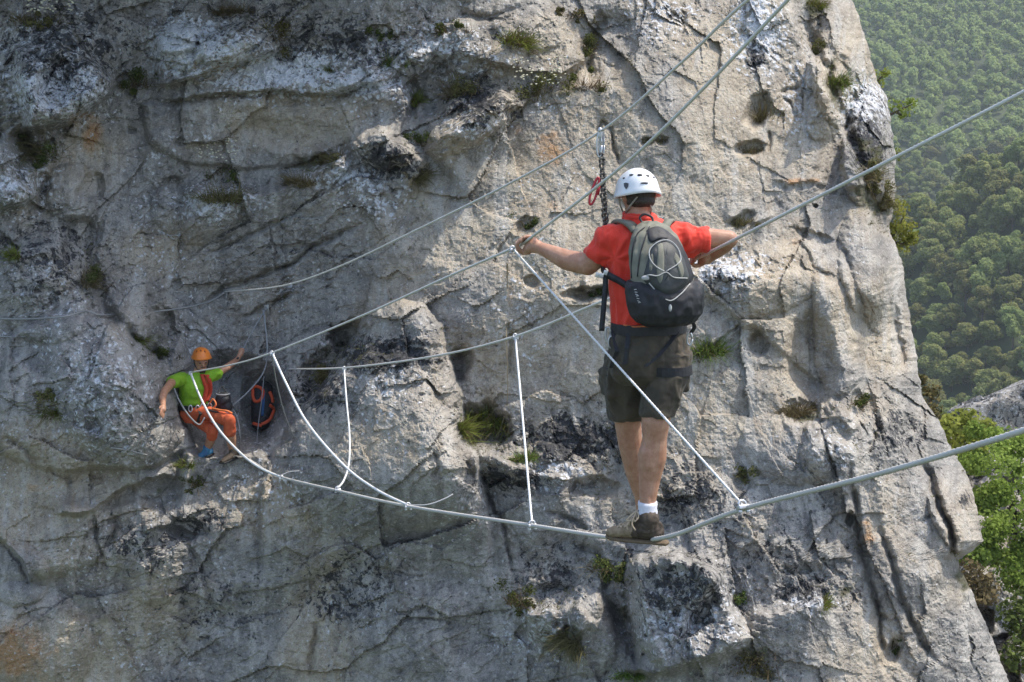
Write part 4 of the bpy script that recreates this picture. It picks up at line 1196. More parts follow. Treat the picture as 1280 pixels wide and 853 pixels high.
def grip(bl, c, axis, wrist, size=1.0, over=True, R=0.0265):
    """a fist closed round a cable: palm on the wrist side, four unequal fingers over it, thumb under"""
    c = Vector(c); ax = Vector(axis).normalized(); w = Vector(wrist)
    n1 = (w - c); n1 = (n1 - ax * n1.dot(ax)).normalized()
    n2 = ax.cross(n1).normalized()
    if (n2.z < 0) == over: n2 = -n2
    pc = c + n1 * 0.036 * size
    Rm = Matrix((ax, n1, n2)).transposed()
    bl.ell(pc + n2 * 0.004 * size - n1 * 0.008 * size, (0.044 * size, 0.024 * size, 0.036 * size), Rm)
    bl.cap([w, pc.lerp(w, 0.35), pc], [0.029 * size, 0.027 * size, 0.024 * size])
    for i, (ln, rr) in enumerate(((0.92, 0.0090), (1.0, 0.0096), (0.97, 0.0093), (0.80, 0.0080))):
        o = c + ax * (i - 1.5) * 0.0205 * size
        pts = []
        for t in np.linspace(-0.15, 1.28 * ln, 7):
            a = t * math.pi
            rad = R * size * (1.18 if t < 0.35 else 1.0)
            pts.append(o + (n1 * math.cos(a * 0.9 - 0.1) * 1.0 + n2 * math.sin(a * 0.9 + 0.25)) * rad)
        bl.cap(pts, [rr * size * k for k in (1.1, 1.12, 1.05, 1.0, 0.97, 0.93, 0.85)], 10)
    th = c - ax * 0.038 * size
    bl.cap([pc - ax * 0.022 * size - n2 * 0.018 * size, th + n1 * 0.020 * size - n2 * 0.026 * size, th - n1 * 0.004 * size - n2 * 0.028 * size + ax * 0.008 * size, th - n1 * 0.022 * size - n2 * 0.016 * size + ax * 0.012 * size],
           [0.013 * size, 0.0115 * size, 0.0105 * size, 0.0085 * size], 10)

def wrinkle(scale, amp, stretch=(1, 1, 1), seed=0.0, octv=3):
    def f(co, no):
        x, y, z = co[:, 0] * scale * stretch[0], co[:, 1] * scale * stretch[1], co[:, 2] * scale * stretch[2]
        wv = 0.35 * fbm(x * 0.5, y * 0.5, z * 0.5 + seed, 2)
        r1 = 1 - 2 * np.abs(perlin(x + wv, y + seed, z + wv))
        return amp * (0.7 * r1 + 0.5 * fbm(x * 2.1, y * 2.1, z * 2.1 + seed, octv) - 0.25)
    return f

def ring_path(c, a, b, ra, rb, n=36, t0=0, t1=2 * math.pi):
    return [Vector(c) + Vector(a) * ra * math.cos(t) + Vector(b) * rb * math.sin(t) for t in np.linspace(t0, t1, n + 1)]

def band(mb, path, w, th, up, m=0):
    """flat webbing that follows a path, standing on edge along `up`"""
    pts, T, N = frames(path); up = Vector(up); V = []; Fc = []
    for p, t in zip(pts, T):
        o = t.cross(up).normalized(); u_ = up
        for (s1, s2) in ((-1, -1), (1, -1), (1, 1), (-1, 1)):
            V.append(p + u_ * (w / 2 * s1) + o * (th / 2 * s2))
    for i in range(len(pts) - 1):
        for k in range(4):
            k2 = (k + 1) % 4
            Fc.append((i * 4 + k, i * 4 + k2, (i + 1) * 4 + k2, (i + 1) * 4 + k))
    Fc.append((3, 2, 1, 0)); e = (len(pts) - 1) * 4; Fc.append((e, e + 1, e + 2, e + 3))
    mb.add(V, Fc, m)

X, Y, Z = Vector((1, 0, 0)), Vector((0, 1, 0)), Vector((0, 0, 1))
def helmet_dome(c, rx, ry, rz, yaw, tilt, low=1.78, n=36, m=16, thick=0.012, brim=0.010):
    Rm = Matrix.Rotation(yaw, 3, 'Z') @ Matrix.Rotation(tilt, 3, 'X')
    c = Vector(c); V = []; Fc = []
    def pt(th, a, k):
        fl = brim * sstep(low - 0.35, low, th) * (1 + 0.5 * math.cos(2 * a))
        dip = 0.07 * math.cos(2 * a) * sstep(1.0, low, th)
        ridge = 0.004 * math.cos(3 * a) * sstep(0.3, 0.9, th)
        rr = k + ridge
        tt = th + dip * 0.6
        return c + Rm @ Vector(((rx + rr + fl) * math.sin(tt) * math.cos(a), (ry + rr + fl) * math.sin(tt) * math.sin(a), (rz + rr) * math.cos(tt)))
    for k in (0.0, -thick):
        base = len(V)
        V.append(pt(0.0001, 0, k))
        for i in range(1, m + 1):
            for j in range(n): V.append(pt(low * i / m, 2 * math.pi * j / n, k))
        for j in range(n):
            j2 = (j + 1) % n
            f = (base, base + 1 + j, base + 1 + j2); Fc.append(f if k == 0 else f[::-1])
            for i in range(m - 1):
                a0 = base + 1 + i * n
                f = (a0 + j, a0 + n + j, a0 + n + j2, a0 + j2); Fc.append(f if k == 0 else f[::-1])
    b0 = 1 + (m - 1) * n; b1 = (1 + m * n) + 1 + (m - 1) * n
    for j in range(n):
        j2 = (j + 1) % n
        Fc.append((b0 + j, b1 + j, b1 + j2, b0 + j2))
    return V, Fc

def project(bvh, px, py, off=0.003):
    d = Vector(ray(px, py)); L = d.length
    hit, n, i, dist = bvh.ray_cast(Vector((0, 0, 0)), d.normalized())
    if hit is None: return None
    if n.dot(d) > 0: n = -n
    return hit + n * off

def arrays_bvh(co, fc): return BVHTree.FromPolygons([tuple(v) for v in co], [tuple(f) for f in fc])

def puffy_patch(bvh, outline, h, off=0.002, rings=7):
    """a padded panel sewn on a surface: outline in photograph pixels, laid on the surface with its own thickness"""
    cx = sum(p[0] for p in outline) / len(outline); cy = sum(p[1] for p in outline) / len(outline)
    V = []; Fc = []; n = len(outline)
    for i in range(rings):
        k = 1 - i / rings
        for (px, py) in outline:
            p = project(bvh, cx + (px - cx) * k, cy + (py - cy) * k, (-0.004 if i == 0 else off + h * math.sqrt(max(0, 1 - k ** 4))))
            V.append(p if p is not None else V[-1])
    V.append(project(bvh, cx, cy, off + h))
    for i in range(rings - 1):
        for j in range(n):
            j2 = (j + 1) % n
            Fc.append((i * n + j, i * n + j2, (i + 1) * n + j2, (i + 1) * n + j))
    e = len(V) - 1
    for j in range(n): Fc.append(((rings - 1) * n + j, (rings - 1) * n + (j + 1) % n, e))
    return V, Fc

def smooth_outline(pts, n=6):
    q = catmull([Vector((p[0], p[1], 0)) for p in pts + [pts[0]]], n)
    return [(v.x, v.y) for v in q[:-1]]

# ================================================================== the walking man
man = empty("person", P(800, 680, 7.05))
YAW = math.radians(20)
fwd = Vector((-math.sin(YAW), math.cos(YAW), 0)); lft = Vector((-math.cos(YAW), -math.sin(YAW), 0))
bl = Blob()
hc = P(797.5, 243, 6.99)
RH = Matrix.Rotation(YAW, 3, 'Z') @ Matrix.Rotation(math.radians(-12), 3, 'X')
bl.ell(hc, (0.077, 0.096, 0.112), RH)
bl.ell(hc + RH @ Vector((0, 0.045, -0.062)), (0.052, 0.055, 0.055), RH)
bl.cap([hc + RH @ Vector((0, 0.09, 0.01)), hc + RH @ Vector((0, 0.112, -0.022))], [0.011, 0.015], 8)     # nose
bl.cap([hc + RH @ Vector((-0.02, 0.088, -0.052)), hc + RH @ Vector((0.02, 0.088, -0.052))], 0.009, 8)   # lips
for s in (-1, 1):
    bl.ell(hc + RH @ Vector((0.080 * s, -0.008, -0.012)), (0.010, 0.021, 0.032), RH, 10)
bl.cap([P(797, 256, 6.985), P(800, 292, 6.99)], [0.058, 0.066])
bl.loft([(P(806, 412, 7.0), lft, fwd, 0.15, 0.10), (P(804, 350, 7.0), lft, fwd, 0.155, 0.105), (P(803, 305, 7.0), lft, fwd, 0.165, 0.10), (P(802, 284, 7.0), lft, fwd, 0.11, 0.07)])
# arms
eL = P(735, 331, 7.03); wL = P(671, 308.5, 7.17)
bl.cap([P(762, 300, 6.95), P(749, 318, 6.99), eL], [0.060, 0.059, 0.055])
bl.cap([eL, P(727, 329, 7.06), P(708, 325, 7.09), P(690, 316.5, 7.13), wL], [0.053, 0.056, 0.053, 0.041, 0.029])
axL = P(*LEFTC[3]) - P(*LEFTC[5])
grip(bl, P(656, 303, LEFTC[4][2]), axL, wL, 1.25, True, 0.0200)
eR = P(911, 299.5, 7.02); wR = P(884, 323.5, 7.16)
bl.cap([P(846, 293, 7.02), P(880, 297, 7.02), eR], [0.056, 0.050, 0.045])
bl.cap([eR, P(905, 306, 7.07), P(894, 315, 7.12), wR], [0.045, 0.045, 0.038, 0.028])
axR = P(*RIGHTC[3]) - P(*RIGHTC[4])
grip(bl, P(872.5, 323, 7.115), axR, wR, 1.12, True, 0.0215)
# legs
bl.cap([P(828, 432, 6.99), P(824, 490, 6.96)], [0.095, 0.082])
bl.cap([P(822, 505, 6.95), P(819.5, 528, 6.945), P(818.5, 548, 6.965), P(815, 572, 6.995), P(812, 600, 7.01), P(809.5, 628, 7.015), P(809.5, 656, 7.02)], [0.080, 0.070, 0.061, 0.073, 0.054, 0.041, 0.039])
bl.cap([P(811.5, 566, 6.965), P(812, 580, 6.97)], [0.050, 0.046]); bl.cap([P(820, 564, 6.965), P(819, 576, 6.97)], [0.046, 0.042]); bl.cap([P(809.5, 618, 6.985), P(810, 650, 6.985)], [0.018, 0.017])
bl.cap([P(787, 432, 7.06), P(784, 500, 7.13)], [0.095, 0.080])
bl.cap([P(784, 505, 7.14), P(785, 530, 7.18), P(788, 556, 7.22), P(796, 590, 7.28), P(803.5, 620, 7.33), P(807, 650, 7.36)], [0.075, 0.068, 0.062, 0.060, 0.045, 0.040])
co, fc = bl.make(0.0052, 3)
mesh_obj("body", co, fc, M_SKIN, man)
# eyes (he looks away from us)
mb = MB()
for s in (-1, 1):
    mb.ellipsoid(hc + RH @ Vector((0.031 * s, 0.082, 0.008)), (0.012, 0.009, 0.009), 10)
mb.build("eyes", M_DARKP, man)
bl = Blob()
bl.ell(hc + RH @ Vector((0, -0.012, 0.012)), (0.083, 0.094, 0.108), RH); bl.ell(hc + RH @ Vector((0, -0.04, -0.045)), (0.068, 0.056, 0.036), RH)
co, fc = bl.make(0.006, 3, wrinkle(90, 0.003, seed=2.0)); mesh_obj("hair", co, fc, M_HAIR, man)

# shirt
bl = Blob()
bl.loft([(P(806, 410, 7.0), lft, fwd, 0.172, 0.125), (P(805, 385, 7.0), lft, fwd, 0.172, 0.128), (P(804, 355, 7.0), lft, fwd, 0.178, 0.13), (P(803, 325, 7.0), lft, fwd, 0.188, 0.13),
         (P(803, 303, 7.0), lft, fwd, 0.196, 0.122), (P(802.5, 291, 7.0), lft, fwd, 0.188, 0.105), (P(801.5, 282, 6.995), lft, fwd, 0.145, 0.088), (P(800.5, 275, 6.99), lft, fwd, 0.098, 0.078), (P(799, 268, 6.985), lft, fwd, 0.073, 0.070)])
bl.cap([P(767, 299, 6.96), P(757, 309, 6.97)], [0.080, 0.076]); 
a0, a1 = P(765, 297, 6.96), P(744.5, 325, 7.0); d_ = (a1 - a0).normalized(); s1 = d_.cross(Y).normalized(); s2 = d_.cross(s1)
bl.loft([(a0, s1, s2, 0.078, 0.075), (a0.lerp(a1, .5), s1, s2, 0.073, 0.072), (a1, s1, s2, 0.067, 0.068)])
b0_, b1_ = P(843, 297, 7.02), P(885, 299.5, 7.02); d_ = (b1_ - b0_).normalized(); s1 = d_.cross(Y).normalized(); s2 = d_.cross(s1)
bl.cap([P(838, 297, 7.0), P(852, 298, 7.01)], [0.078, 0.074])
bl.loft([(b0_, s1, s2, 0.086, 0.076), (b0_.lerp(b1_, .5) - Z * 0.014, s1, s2, 0.076, 0.07), (b1_, s1, s2, 0.059, 0.062)])
bl.cap([P(848, 312, 7.02), P(868, 312, 7.02)], [0.050, 0.04])
def shirt_fold(co, no):
    f = wrinkle(12, 0.014, (1.2, 1.0, 0.45), 1.0)(co, no)
    g = wrinkle(24, 0.006, (1.0, 1.0, 0.6), 5.0)(co, no)
    # drag folds fanning out from the armpits
    out = f + g
    for (c, dirv) in ((P(768, 322, 6.95), Vector((0.5, 0, -0.85))), (P(842, 318, 6.98), Vector((-0.5, 0, -0.85)))):
        dx = co[:, 0] - c.x; dz = co[:, 2] - c.z
        r_ = np.hypot(dx, dz); th = np.arctan2(dz, dx)
        out = out + 0.008 * np.sin(th * 7.0 + 3 * perlin(co[:, 0] * 8, co[:, 2] * 8)) * np.exp(-((r_ - 0.10) / 0.085) ** 2)
    return out
co, fc = bl.make(0.006, 4, shirt_fold); mesh_obj("shirt", co, fc, M_SHIRT, man)
mb = MB(); mb.tube(ring_path(P(799, 269, 6.985), lft, fwd + Z * 0.2, 0.076, 0.074), 0.010, 8); mb.build("collar", M_SHIRT, man)

# shorts
bl = Blob()
bl.loft([(P(811, 403, 7.0), lft, fwd, 0.178, 0.128), (P(811, 420, 6.995), lft, fwd, 0.195, 0.142), (P(811, 442, 6.99), lft, fwd, 0.208, 0.152), (P(809, 465, 7.0), lft, fwd, 0.196, 0.145), (P(808, 478, 7.02), lft, fwd, 0.15, 0.11)])
bl.loft([(P(787, 440, 7.05), lft, fwd, 0.115, 0.125), (P(781, 470, 7.09), lft, fwd, 0.110, 0.120), (P(780, 492, 7.12), lft, fwd, 0.104, 0.112), (P(783, 523.5, 7.17), lft, fwd, 0.084, 0.094)])
bl.loft([(P(836, 440, 6.98), lft, fwd, 0.112, 0.125), (P(832, 470, 6.96), lft, fwd, 0.108, 0.12), (P(828, 492, 6.95), lft, fwd, 0.099, 0.11), (P(820, 519, 6.945), lft, fwd, 0.082, 0.094)])
bl.box(P(759, 478, 7.06), (0.04, 0.12, 0.14), Matrix.Rotation(YAW, 3, 'Z'), 0.25)
bl.box(P(851, 470, 6.99), (0.04, 0.12, 0.14), Matrix.Rotation(YAW, 3, 'Z'), 0.25)
def short_fold(co, no):
    return wrinkle(10, 0.015, (1, 1, 0.7), 3.0)(co, no) + wrinkle(22, 0.007, (1, 1, 1), 8.0)(co, no)
co, fc = bl.make(0.0065, 4, short_fold); sh_bvh = arrays_bvh(co, fc)
mesh_obj("shorts", co, fc, M_SHORTS, man)
# harness
hn_ = MB()
band(hn_, ring_path(P(811, 409, 6.995), lft, fwd, 0.192, 0.142), 0.05, 0.012, Z)
band(hn_, ring_path(P(784, 463, 7.08), lft, fwd, 0.118, 0.130), 0.045, 0.010, (Z + X * 0.12).normalized())
band(hn_, ring_path(P(834, 461, 6.965), lft, fwd, 0.116, 0.128), 0.045, 0.010, (Z - X * 0.10).normalized())
for line in ([(846, 416), (836, 430), (822, 446), (806, 458)], [(786, 416), (784, 436), (782, 455)], [(768, 416), (772, 440), (766, 460)]):
    pts = [project(sh_bvh, x, y, 0.008) for (x, y) in line]
    band(hn_, [p for p in pts if p], 0.022, 0.006, X)
hob = hn_.build("harness", M_BLACK, man, smooth=False)
mb = MB(); pts = [project(sh_bvh, x, y, 0.022) for (x, y) in ((781, 409.5), (795, 409), (808, 409), (822, 409), (834, 409))]
mb.tube([p for p in pts if p], 0.0045, 6); mb.build("trim", M_ORNG, hob)
mb = MB()
for (x, y, r_) in ((760, 418, 0.035), (764, 428, 0.03), (862, 424, 0.032)):
    c0 = P(x, y, 6.93)
    mb.tube([c0 + Vector((0.013 * math.cos(t), 0.004, r_ * math.sin(t))) for t in np.linspace(0, 2 * math.pi, 15)], 0.005, 6)
mb.build("buckle", M_CLAMP, hob)

# helmet
hcen = P(796.5, 239.5, 6.975)
V, Fc = helmet_dome(hcen, 0.104, 0.130, 0.116, YAW, math.radians(-8))
hel = mesh_obj("helmet", V, Fc, M_HELM, man)
hb_ = arrays_bvh(V, Fc)
mb = MB()
def slot(x, y, wx, wy, tilt=0):
    p = project(hb_, x, y, 0.0); 
    if p is None: return
    n = (p - hcen).normalized(); q = n.to_track_quat('Z', 'Y').to_matrix()
    mb.ellipsoid(p, (wx * .00398, wy * .00398, 0.004), 12, 0, q @ Matrix.Rotation(tilt, 3, 'Z'))
for (x, y, a, b_) in ((789.5, 219, 3.6, 1.5), (800, 219, 3.4, 2.0), (809.5, 220, 2.8, 2.0), (817, 222, 2.2, 1.4), (805.5, 229, 5.2, 1.2), (780, 223, 2.6, 1.3)):
    slot(x, y, a, b_)
mb.build("vent", M_DARKP, hel)
mb = MB(); p_ = [project(hb_, x, y, 0.002) for (x, y) in ((780.3, 229.5), (783, 228.8), (786, 229.6), (785.6, 233.4), (783.0, 237), (780.8, 233.4))]
c_ = sum(p_, Vector()) / 6; nrm = (c_ - hcen).normalized() * 0.003
mb.add([v for v in p_] + [v + nrm for v in p_], [(6, 7, 8, 9, 10, 11)] + [(i, (i + 1) % 6, (i + 1) % 6 + 6, i + 6) for i in range(6)])
mb.build("emblem", simple_mat("grey_emblem", (0.06, 0.065, 0.075), 0.5), hel, smooth=False)
mb = MB()
for line in ([(797, 246, 6.90), (792, 252, 6.90), (786, 260, 6.93), (781, 268, 7.0)], [(811, 246, 6.91), (812.5, 254, 6.92), (814, 264, 6.96), (810, 270, 7.02)], [(774, 247, 6.97), (775, 256, 6.985), (780, 268, 7.02)]):
    mb.tube(catmull([P(*q) for q in line], 5), 0.0045, 6)
mb.build("strap", M_BEIGE, hel)

# socks and shoes
def sock(name_depth, x, y0, y1, r0, r1, dx=0.0):
    mb = MB()
    rings = []
    for k in range(9):
        t = k / 8; y = y0 + (y1 - y0) * t
        rr = (r0 + (r1 - r0) * t) * (1 + 0.05 * math.sin(k * 2.4))
        rings.append((P(x + dx * t, y, name_depth), X, Y, rr, rr * 1.08))
    mb.loft(rings); return mb
sock(7.017, 809.5, 627, 660, 0.0475, 0.052).build("sock", M_SOCK, man)
sock(7.355, 806.5, 630, 662, 0.046, 0.050).build("sock", M_SOCK, man)
def shoe(ank, t, name="shoe", k=1.0):
    """ank: point on the sole under the ankle; t: direction of the toe"""
    t = Vector(t).normalized(); s = t.cross(Z).normalized(); Rm = Matrix((t, s, Z)).transposed()
    def q(a, b, c): return ank + (t * a + s * b + Z * c) * k
    bl = Blob()
    bl.loft([(q(-0.085, 0, 0.040), s, Z, 0.028, 0.030), (q(-0.06, 0, 0.048), s, Z, 0.037, 0.044), (q(0.0, 0, 0.052), s, Z, 0.041, 0.048), (q(0.06, 0, 0.045), s, Z, 0.043, 0.040), (q(0.12, 0, 0.036), s, Z, 0.047, 0.030), (q(0.165, 0, 0.030), s, Z, 0.044, 0.024), (q(0.195, 0, 0.026), s, Z, 0.026, 0.014)])
    bl.cap([q(0.0, 0, 0.06), q(-0.014, 0, 0.108)], [0.052, 0.053])
    bl.cap([q(-0.072, 0, 0.05), q(-0.070, 0, 0.088)], [0.020, 0.014])
    bl.cap([q(0.02, 0, 0.10), q(0.07, 0, 0.070)], [0.033, 0.030])
    bl.cap([q(0.045, 0, 0.108), q(0.022, 0, 0.142)], [0.020, 0.018])
    co, fc = bl.make(0.0048, 2, wrinkle(34, 0.0045, seed=4.0))
    sco, sfc = co, fc
    o = mesh_obj(name, co, fc, None, man, mats=[M_SUEDE, M_BROWN])
    cent = np.array([co[list(f)].mean(0) for f in fc]); fa = (cent - np.array(ank)) @ np.array(t); fz = cent[:, 2] - ank.z
    dark = (fa + 0.02 * perlin(cent[:, 0] * 30, cent[:, 2] * 30) < 0.062) 
    o.data.polygons.foreach_set("material_index", dark.astype(np.int32)); o.data.update()
    sb = Blob()
    for (u0, u1, w0, w1) in ((-0.105, -0.02, 0.034, 0.036), (-0.02, 0.09, 0.036, 0.045), (0.09, 0.175, 0.045, 0.036)):
        sb.loft([(q(u0, 0, -0.001), s, Z, w0, 0.014), (q((u0 + u1) / 2, 0, -0.001), s, Z, (w0 + w1) / 2 + 0.003, 0.014), (q(u1, 0, 0.000), s, Z, w1, 0.014)])
    sb.cap([q(0.165, -0.008, 0.002), q(0.165, 0.008, 0.002)], 0.032 * 0.5); sb.ell(q(0.168, 0, 0.003), (0.036, 0.038, 0.014), Rm); sb.ell(q(-0.09, 0, 0.0), (0.03, 0.036, 0.014), Rm)
    co, fc = sb.make(0.005, 2); mesh_obj("sole", co, fc, M_SOLE, o)
    sbv = arrays_bvh(sco, sfc)
    def top(a_, b_, up=0.004):
        o_ = q(a_, b_, 0.25); hit, nn, _, _ = sbv.ray_cast(o_, Vector((0, 0, -1)))
        return (hit + Vector((0, 0, up))) if hit else q(a_, b_, 0.08)
    mb = MB()
    for j in range(5):
        a_ = 0.040 + 0.020 * j; w_ = 0.030 - 0.001 * j
        for (b0, b1) in ((-w_, w_), (w_, -w_)):
            mb.tube(catmull([top(a_, b0, 0.001), top(a_ + 0.006, b0 * 0.5), top(a_ + 0.010, 0, 0.006), top(a_ + 0.014, b1 * 0.5), top(a_ + 0.018, b1, 0.001)], 4), 0.0042, 6)
    for e in (-1, 1):
        mb.tube(catmull([top(0.045, 0, 0.008), q(0.055, -0.030 + 0.01 * e, 0.115), q(0.070 + 0.012 * e, -0.052, 0.088), q(0.060 + 0.02 * e, -0.054, 0.062)], 5), 0.0040, 6)
        mb.tube(catmull([top(0.045, 0, 0.008), q(0.050 + 0.02 * e, -0.034, 0.126), q(0.066 + 0.022 * e, -0.046, 0.104), q(0.050, -0.036, 0.110)], 5), 0.0038, 6)
    mb.build("laces", M_LACE, o)
    return o
shoe(P(807, 676.0, 7.02), (-0.95, 0.28, 0.02), k=1.02)
shoe(P(810, 669.0, 7.36), (0.10, 1.0, 0.0))
tag(man, "man seen from behind in red shirt and brown shorts balancing on the lowest cable", "person")

# ------------------------------------------------------------------ his backpack
pk = empty("backpack", P(828, 405, 6.80))
bk = -fwd
def pring(y, xl, xr, ry, d): return (P((xl + xr) / 2, y, d), lft, fwd, (xr - xl) / 2 * d / F / math.cos(YAW) * 0.97, ry)
bl = Blob()
bl.loft([pring(277, 803, 822, 0.030, 6.86), pring(283, 795, 836, 0.055, 6.85), pring(295, 788, 847, 0.085, 6.83), pring(315, 785, 857, 0.105, 6.81), pring(340, 787, 866, 0.115, 6.80), pring(365, 789, 871, 0.115, 6.80), pring(385, 791, 868, 0.105, 6.81), pring(396, 797, 862, 0.08, 6.82)])
co, fc = bl.make(0.007, 4, wrinkle(16, 0.006, (1.5, 1.5, 0.5), 11.0)); pb = arrays_bvh(co, fc)
mesh_obj("pack_body", co, fc, M_OLIVE, pk)
bl = Blob()
bl.loft([pring(350, 781, 876, 0.105, 6.805), pring(360, 780, 881, 0.128, 6.80), pring(378, 782, 882, 0.130, 6.80), pring(392, 786, 880, 0.120, 6.805), pring(402, 793, 872, 0.095, 6.81), pring(407, 805, 860, 0.06, 6.82)])
co2, fc2 = bl.make(0.007, 4, wrinkle(15, 0.007, (1, 1, 1), 12.0)); pb2 = arrays_bvh(co2, fc2)
mesh_obj("pack_base", co2, fc2, M_BLACK, pk)
# black right-hand panel, dark front pocket and its pale stripes
V, Fc = puffy_patch(pb, smooth_outline([(832, 286), (846, 298), (858, 318), (865, 338), (868, 354), (850, 360), (842, 330), (836, 308), (828, 294)], 4), 0.008); mb = MB(); mb.add(V, Fc); mb.build("side_panel", M_BLACK, pk)
V, Fc = puffy_patch(pb, smooth_outline([(807, 288), (818, 283), (832, 287), (838, 300), (824, 300), (812, 304)], 4), 0.008); mb = MB(); mb.add(V, Fc); mb.build("top_pocket", M_BLACK, pk)
V, Fc = puffy_patch(pb, smooth_outline([(818, 301), (830, 297), (843, 304), (852, 318), (859, 336), (862, 352), (852, 364), (838, 372), (824, 368), (810, 357), (803, 348), (808, 328), (812, 311)], 5), 0.026)
mb = MB(); mb.add(V, Fc); pocket = mb.build("front_pocket", M_MESHP, pk); pf = arrays_bvh(V, Fc)
V2, Fc2 = puffy_patch(pf, smooth_outline([(822, 301), (828, 300), (831, 320), (830, 346), (825, 358), (820, 346), (821, 322)], 4), 0.003, 0.002, 4); mb = MB(); mb.add(V2, Fc2)
V2, Fc2 = puffy_patch(pf, smooth_outline([(844, 314), (850, 322), (856, 340), (852, 350), (847, 336), (842, 322)], 4), 0.003, 0.002, 4); mb.add(V2, Fc2)
V2, Fc2 = puffy_patch(pf, smooth_outline([(813, 318), (816, 316), (817, 330), (814, 340), (811, 336)], 4), 0.003, 0.002, 4); mb.add(V2, Fc2)
mb.build("stripe", M_OLIVE, pocket)
mb = MB()
def onp(x, y, o=0.006): return project(pf, x, y, o) or project(pb2, x, y, o) or project(pb, x, y, o)
for line in ([(830, 340), (820, 334), (813, 324), (814, 312), (824, 303), (836, 302), (846, 311), (850, 324), (846, 331), (832, 340)],
             [(803, 347), (812, 344), (822, 345), (832, 341), (842, 347), (858, 348)], [(812, 353), (824, 366), (837, 376), (850, 368), (862, 356)]):
    pts = [onp(x, y) for (x, y) in line]
    mb.tube(catmull([p for p in pts if p], 6), 0.0028, 6)
mb.build("cord", M_CORD, pk)
mb = MB()
for line in ([(806, 285), (797, 293), (792, 308), (790, 326), (790, 348)], [(812, 284), (806, 300), (800, 322), (797, 346)]):
    pts = [project(pb, x, y, 0.003) for (x, y) in line]; mb.tube(catmull([p for p in pts if p], 6), 0.0032, 6)
mb.build("zip", M_BLACK, pk)
for (x, y, a, b_) in ((837.5, 385, 0.008, 0.018), (808, 347.5, 0.022, 0.012)):
    mb = MB(); p = onp(x, y, 0.004); mb.ellipsoid(p, (a, 0.006, b_), 10); mb.build("cord_tab", M_CORD, pk)
mb = MB()      # small unreadable pale lettering down the base
for k in range(7):
    p0 = onp(793.0 + 0.85 * k, 362.5 + 2.7 * k, 0.003); p1 = onp(796.0 + 0.85 * k, 362.0 + 2.7 * k + (k % 3), 0.003)
    if p0 and p1: mb.tube([p0, p1], 0.0022, 5)
mb.build("lettering", M_CORD, pk)
mb = MB()      # shoulder straps
for line, m in (([(796, 290, 6.86), (788, 281, 6.885), (780, 277, 6.93), (773, 277, 6.98), (768, 284, 7.06), (765, 300, 7.12)], 0), ([(830, 287, 6.86), (834, 279, 6.90), (837, 276, 6.95), (839, 279, 7.02), (840, 290, 7.12)], 0)):
    pts = catmull([P(*q) for q in line], 8)
    band(mb, pts, 0.05, 0.018, lft)
mb.build("shoulder_strap", M_OLIVE, pk)
mb = MB(); pts = catmull([P(790, 362, 6.84), P(775, 352, 6.86), P(760, 344, 6.88), P(755, 340, 6.92), P(752, 334, 7.02)], 8); band(mb, pts, 0.035, 0.010, Z)
pts = catmull([P(757, 343, 6.885), P(756.5, 360, 6.885), P(754.5, 385, 6.885), P(752, 414, 6.885)], 6); band(mb, pts, 0.026, 0.006, X)
mb.build("side_strap", M_BLACK, pk)
mb = MB(); 
for (x, y) in ((752, 345), (757, 341), (747, 344)):
    mb.box(P(x, y, 6.875), (0.02, 0.008, 0.024), 0, Matrix.Rotation(0.3, 3, 'Y'), 0.25)
mb.build("buckle", M_CLAMP, pk)
mb = MB(); mb.tube(catmull([P(803, 279, 6.86), P(800, 272, 6.87), P(806, 268, 6.87), P(815, 272, 6.87), P(816, 279, 6.86)], 6), 0.006, 6)
mb.build("haul_loop", M_BLACK, pk)
mb = MB(); pts = catmull([P(862, 398, 6.83), P(868, 408, 6.86), P(864, 416, 6.88)], 5); band(mb, pts, 0.02, 0.005, X)
mb.build("waist_strap", M_BLACK, pk)
tag(pk, "olive and black daypack with white cord on the walking man's back", "backpack")

# ================================================================== the guide in the niche
gd = empty("person", P(262, 568, 15.95))
M_GREEN = simple_mat("lime_shirt", (0.165, 0.35, 0.012), 0.8, scale=12, col2=(0.23, 0.44, 0.02), bump=0.2, bscale=300)
M_RUST = simple_mat("rust_trousers", (0.50, 0.085, 0.030), 0.85, scale=14, col2=(0.60, 0.125, 0.045), bump=0.2, bscale=300)
M_OHELM = simple_mat("orange_shell", (0.78, 0.22, 0.03), 0.35, scale=8, var=0.05)
M_BLUE = simple_mat("blue_shoe", (0.03, 0.09, 0.20), 0.7, scale=20, col2=(0.06, 0.22, 0.36))
gf = Vector((0.42, -0.90, 0)).normalized(); gl = Vector((0.90, 0.42, 0)).normalized()      # facing us, turned to the right
bl = Blob()
gh = P(251.5, 452, 15.95); RG = Matrix.Rotation(math.atan2(gf.x, -gf.y), 3, 'Z') @ Matrix.Rotation(math.radians(10), 3, 'X')
bl.ell(gh + Z * 0.015, (0.074, 0.094, 0.108), RG); bl.ell(gh + RG @ Vector((0, -0.04, -0.062)), (0.052, 0.055, 0.052), RG)
bl.cap([gh + RG @ Vector((0, -0.09, 0.012)), gh + RG @ Vector((0, -0.118, -0.018))], [0.012, 0.017], 8)
bl.cap([gh + RG @ Vector((-0.022, -0.086, -0.05)), gh + RG @ Vector((0.022, -0.086, -0.05))], 0.010, 8)
bl.cap([gh + RG @ Vector((-0.035, -0.086, 0.022)), gh + RG @ Vector((0.035, -0.086, 0.022))], 0.010, 8)
for s in (-1, 1): bl.ell(gh + RG @ Vector((0.078 * s, 0.005, 0.0)), (0.010, 0.02, 0.03), RG, 10)
bl.cap([P(250, 459, 15.96), P(246, 472, 16.0)], [0.056, 0.062])
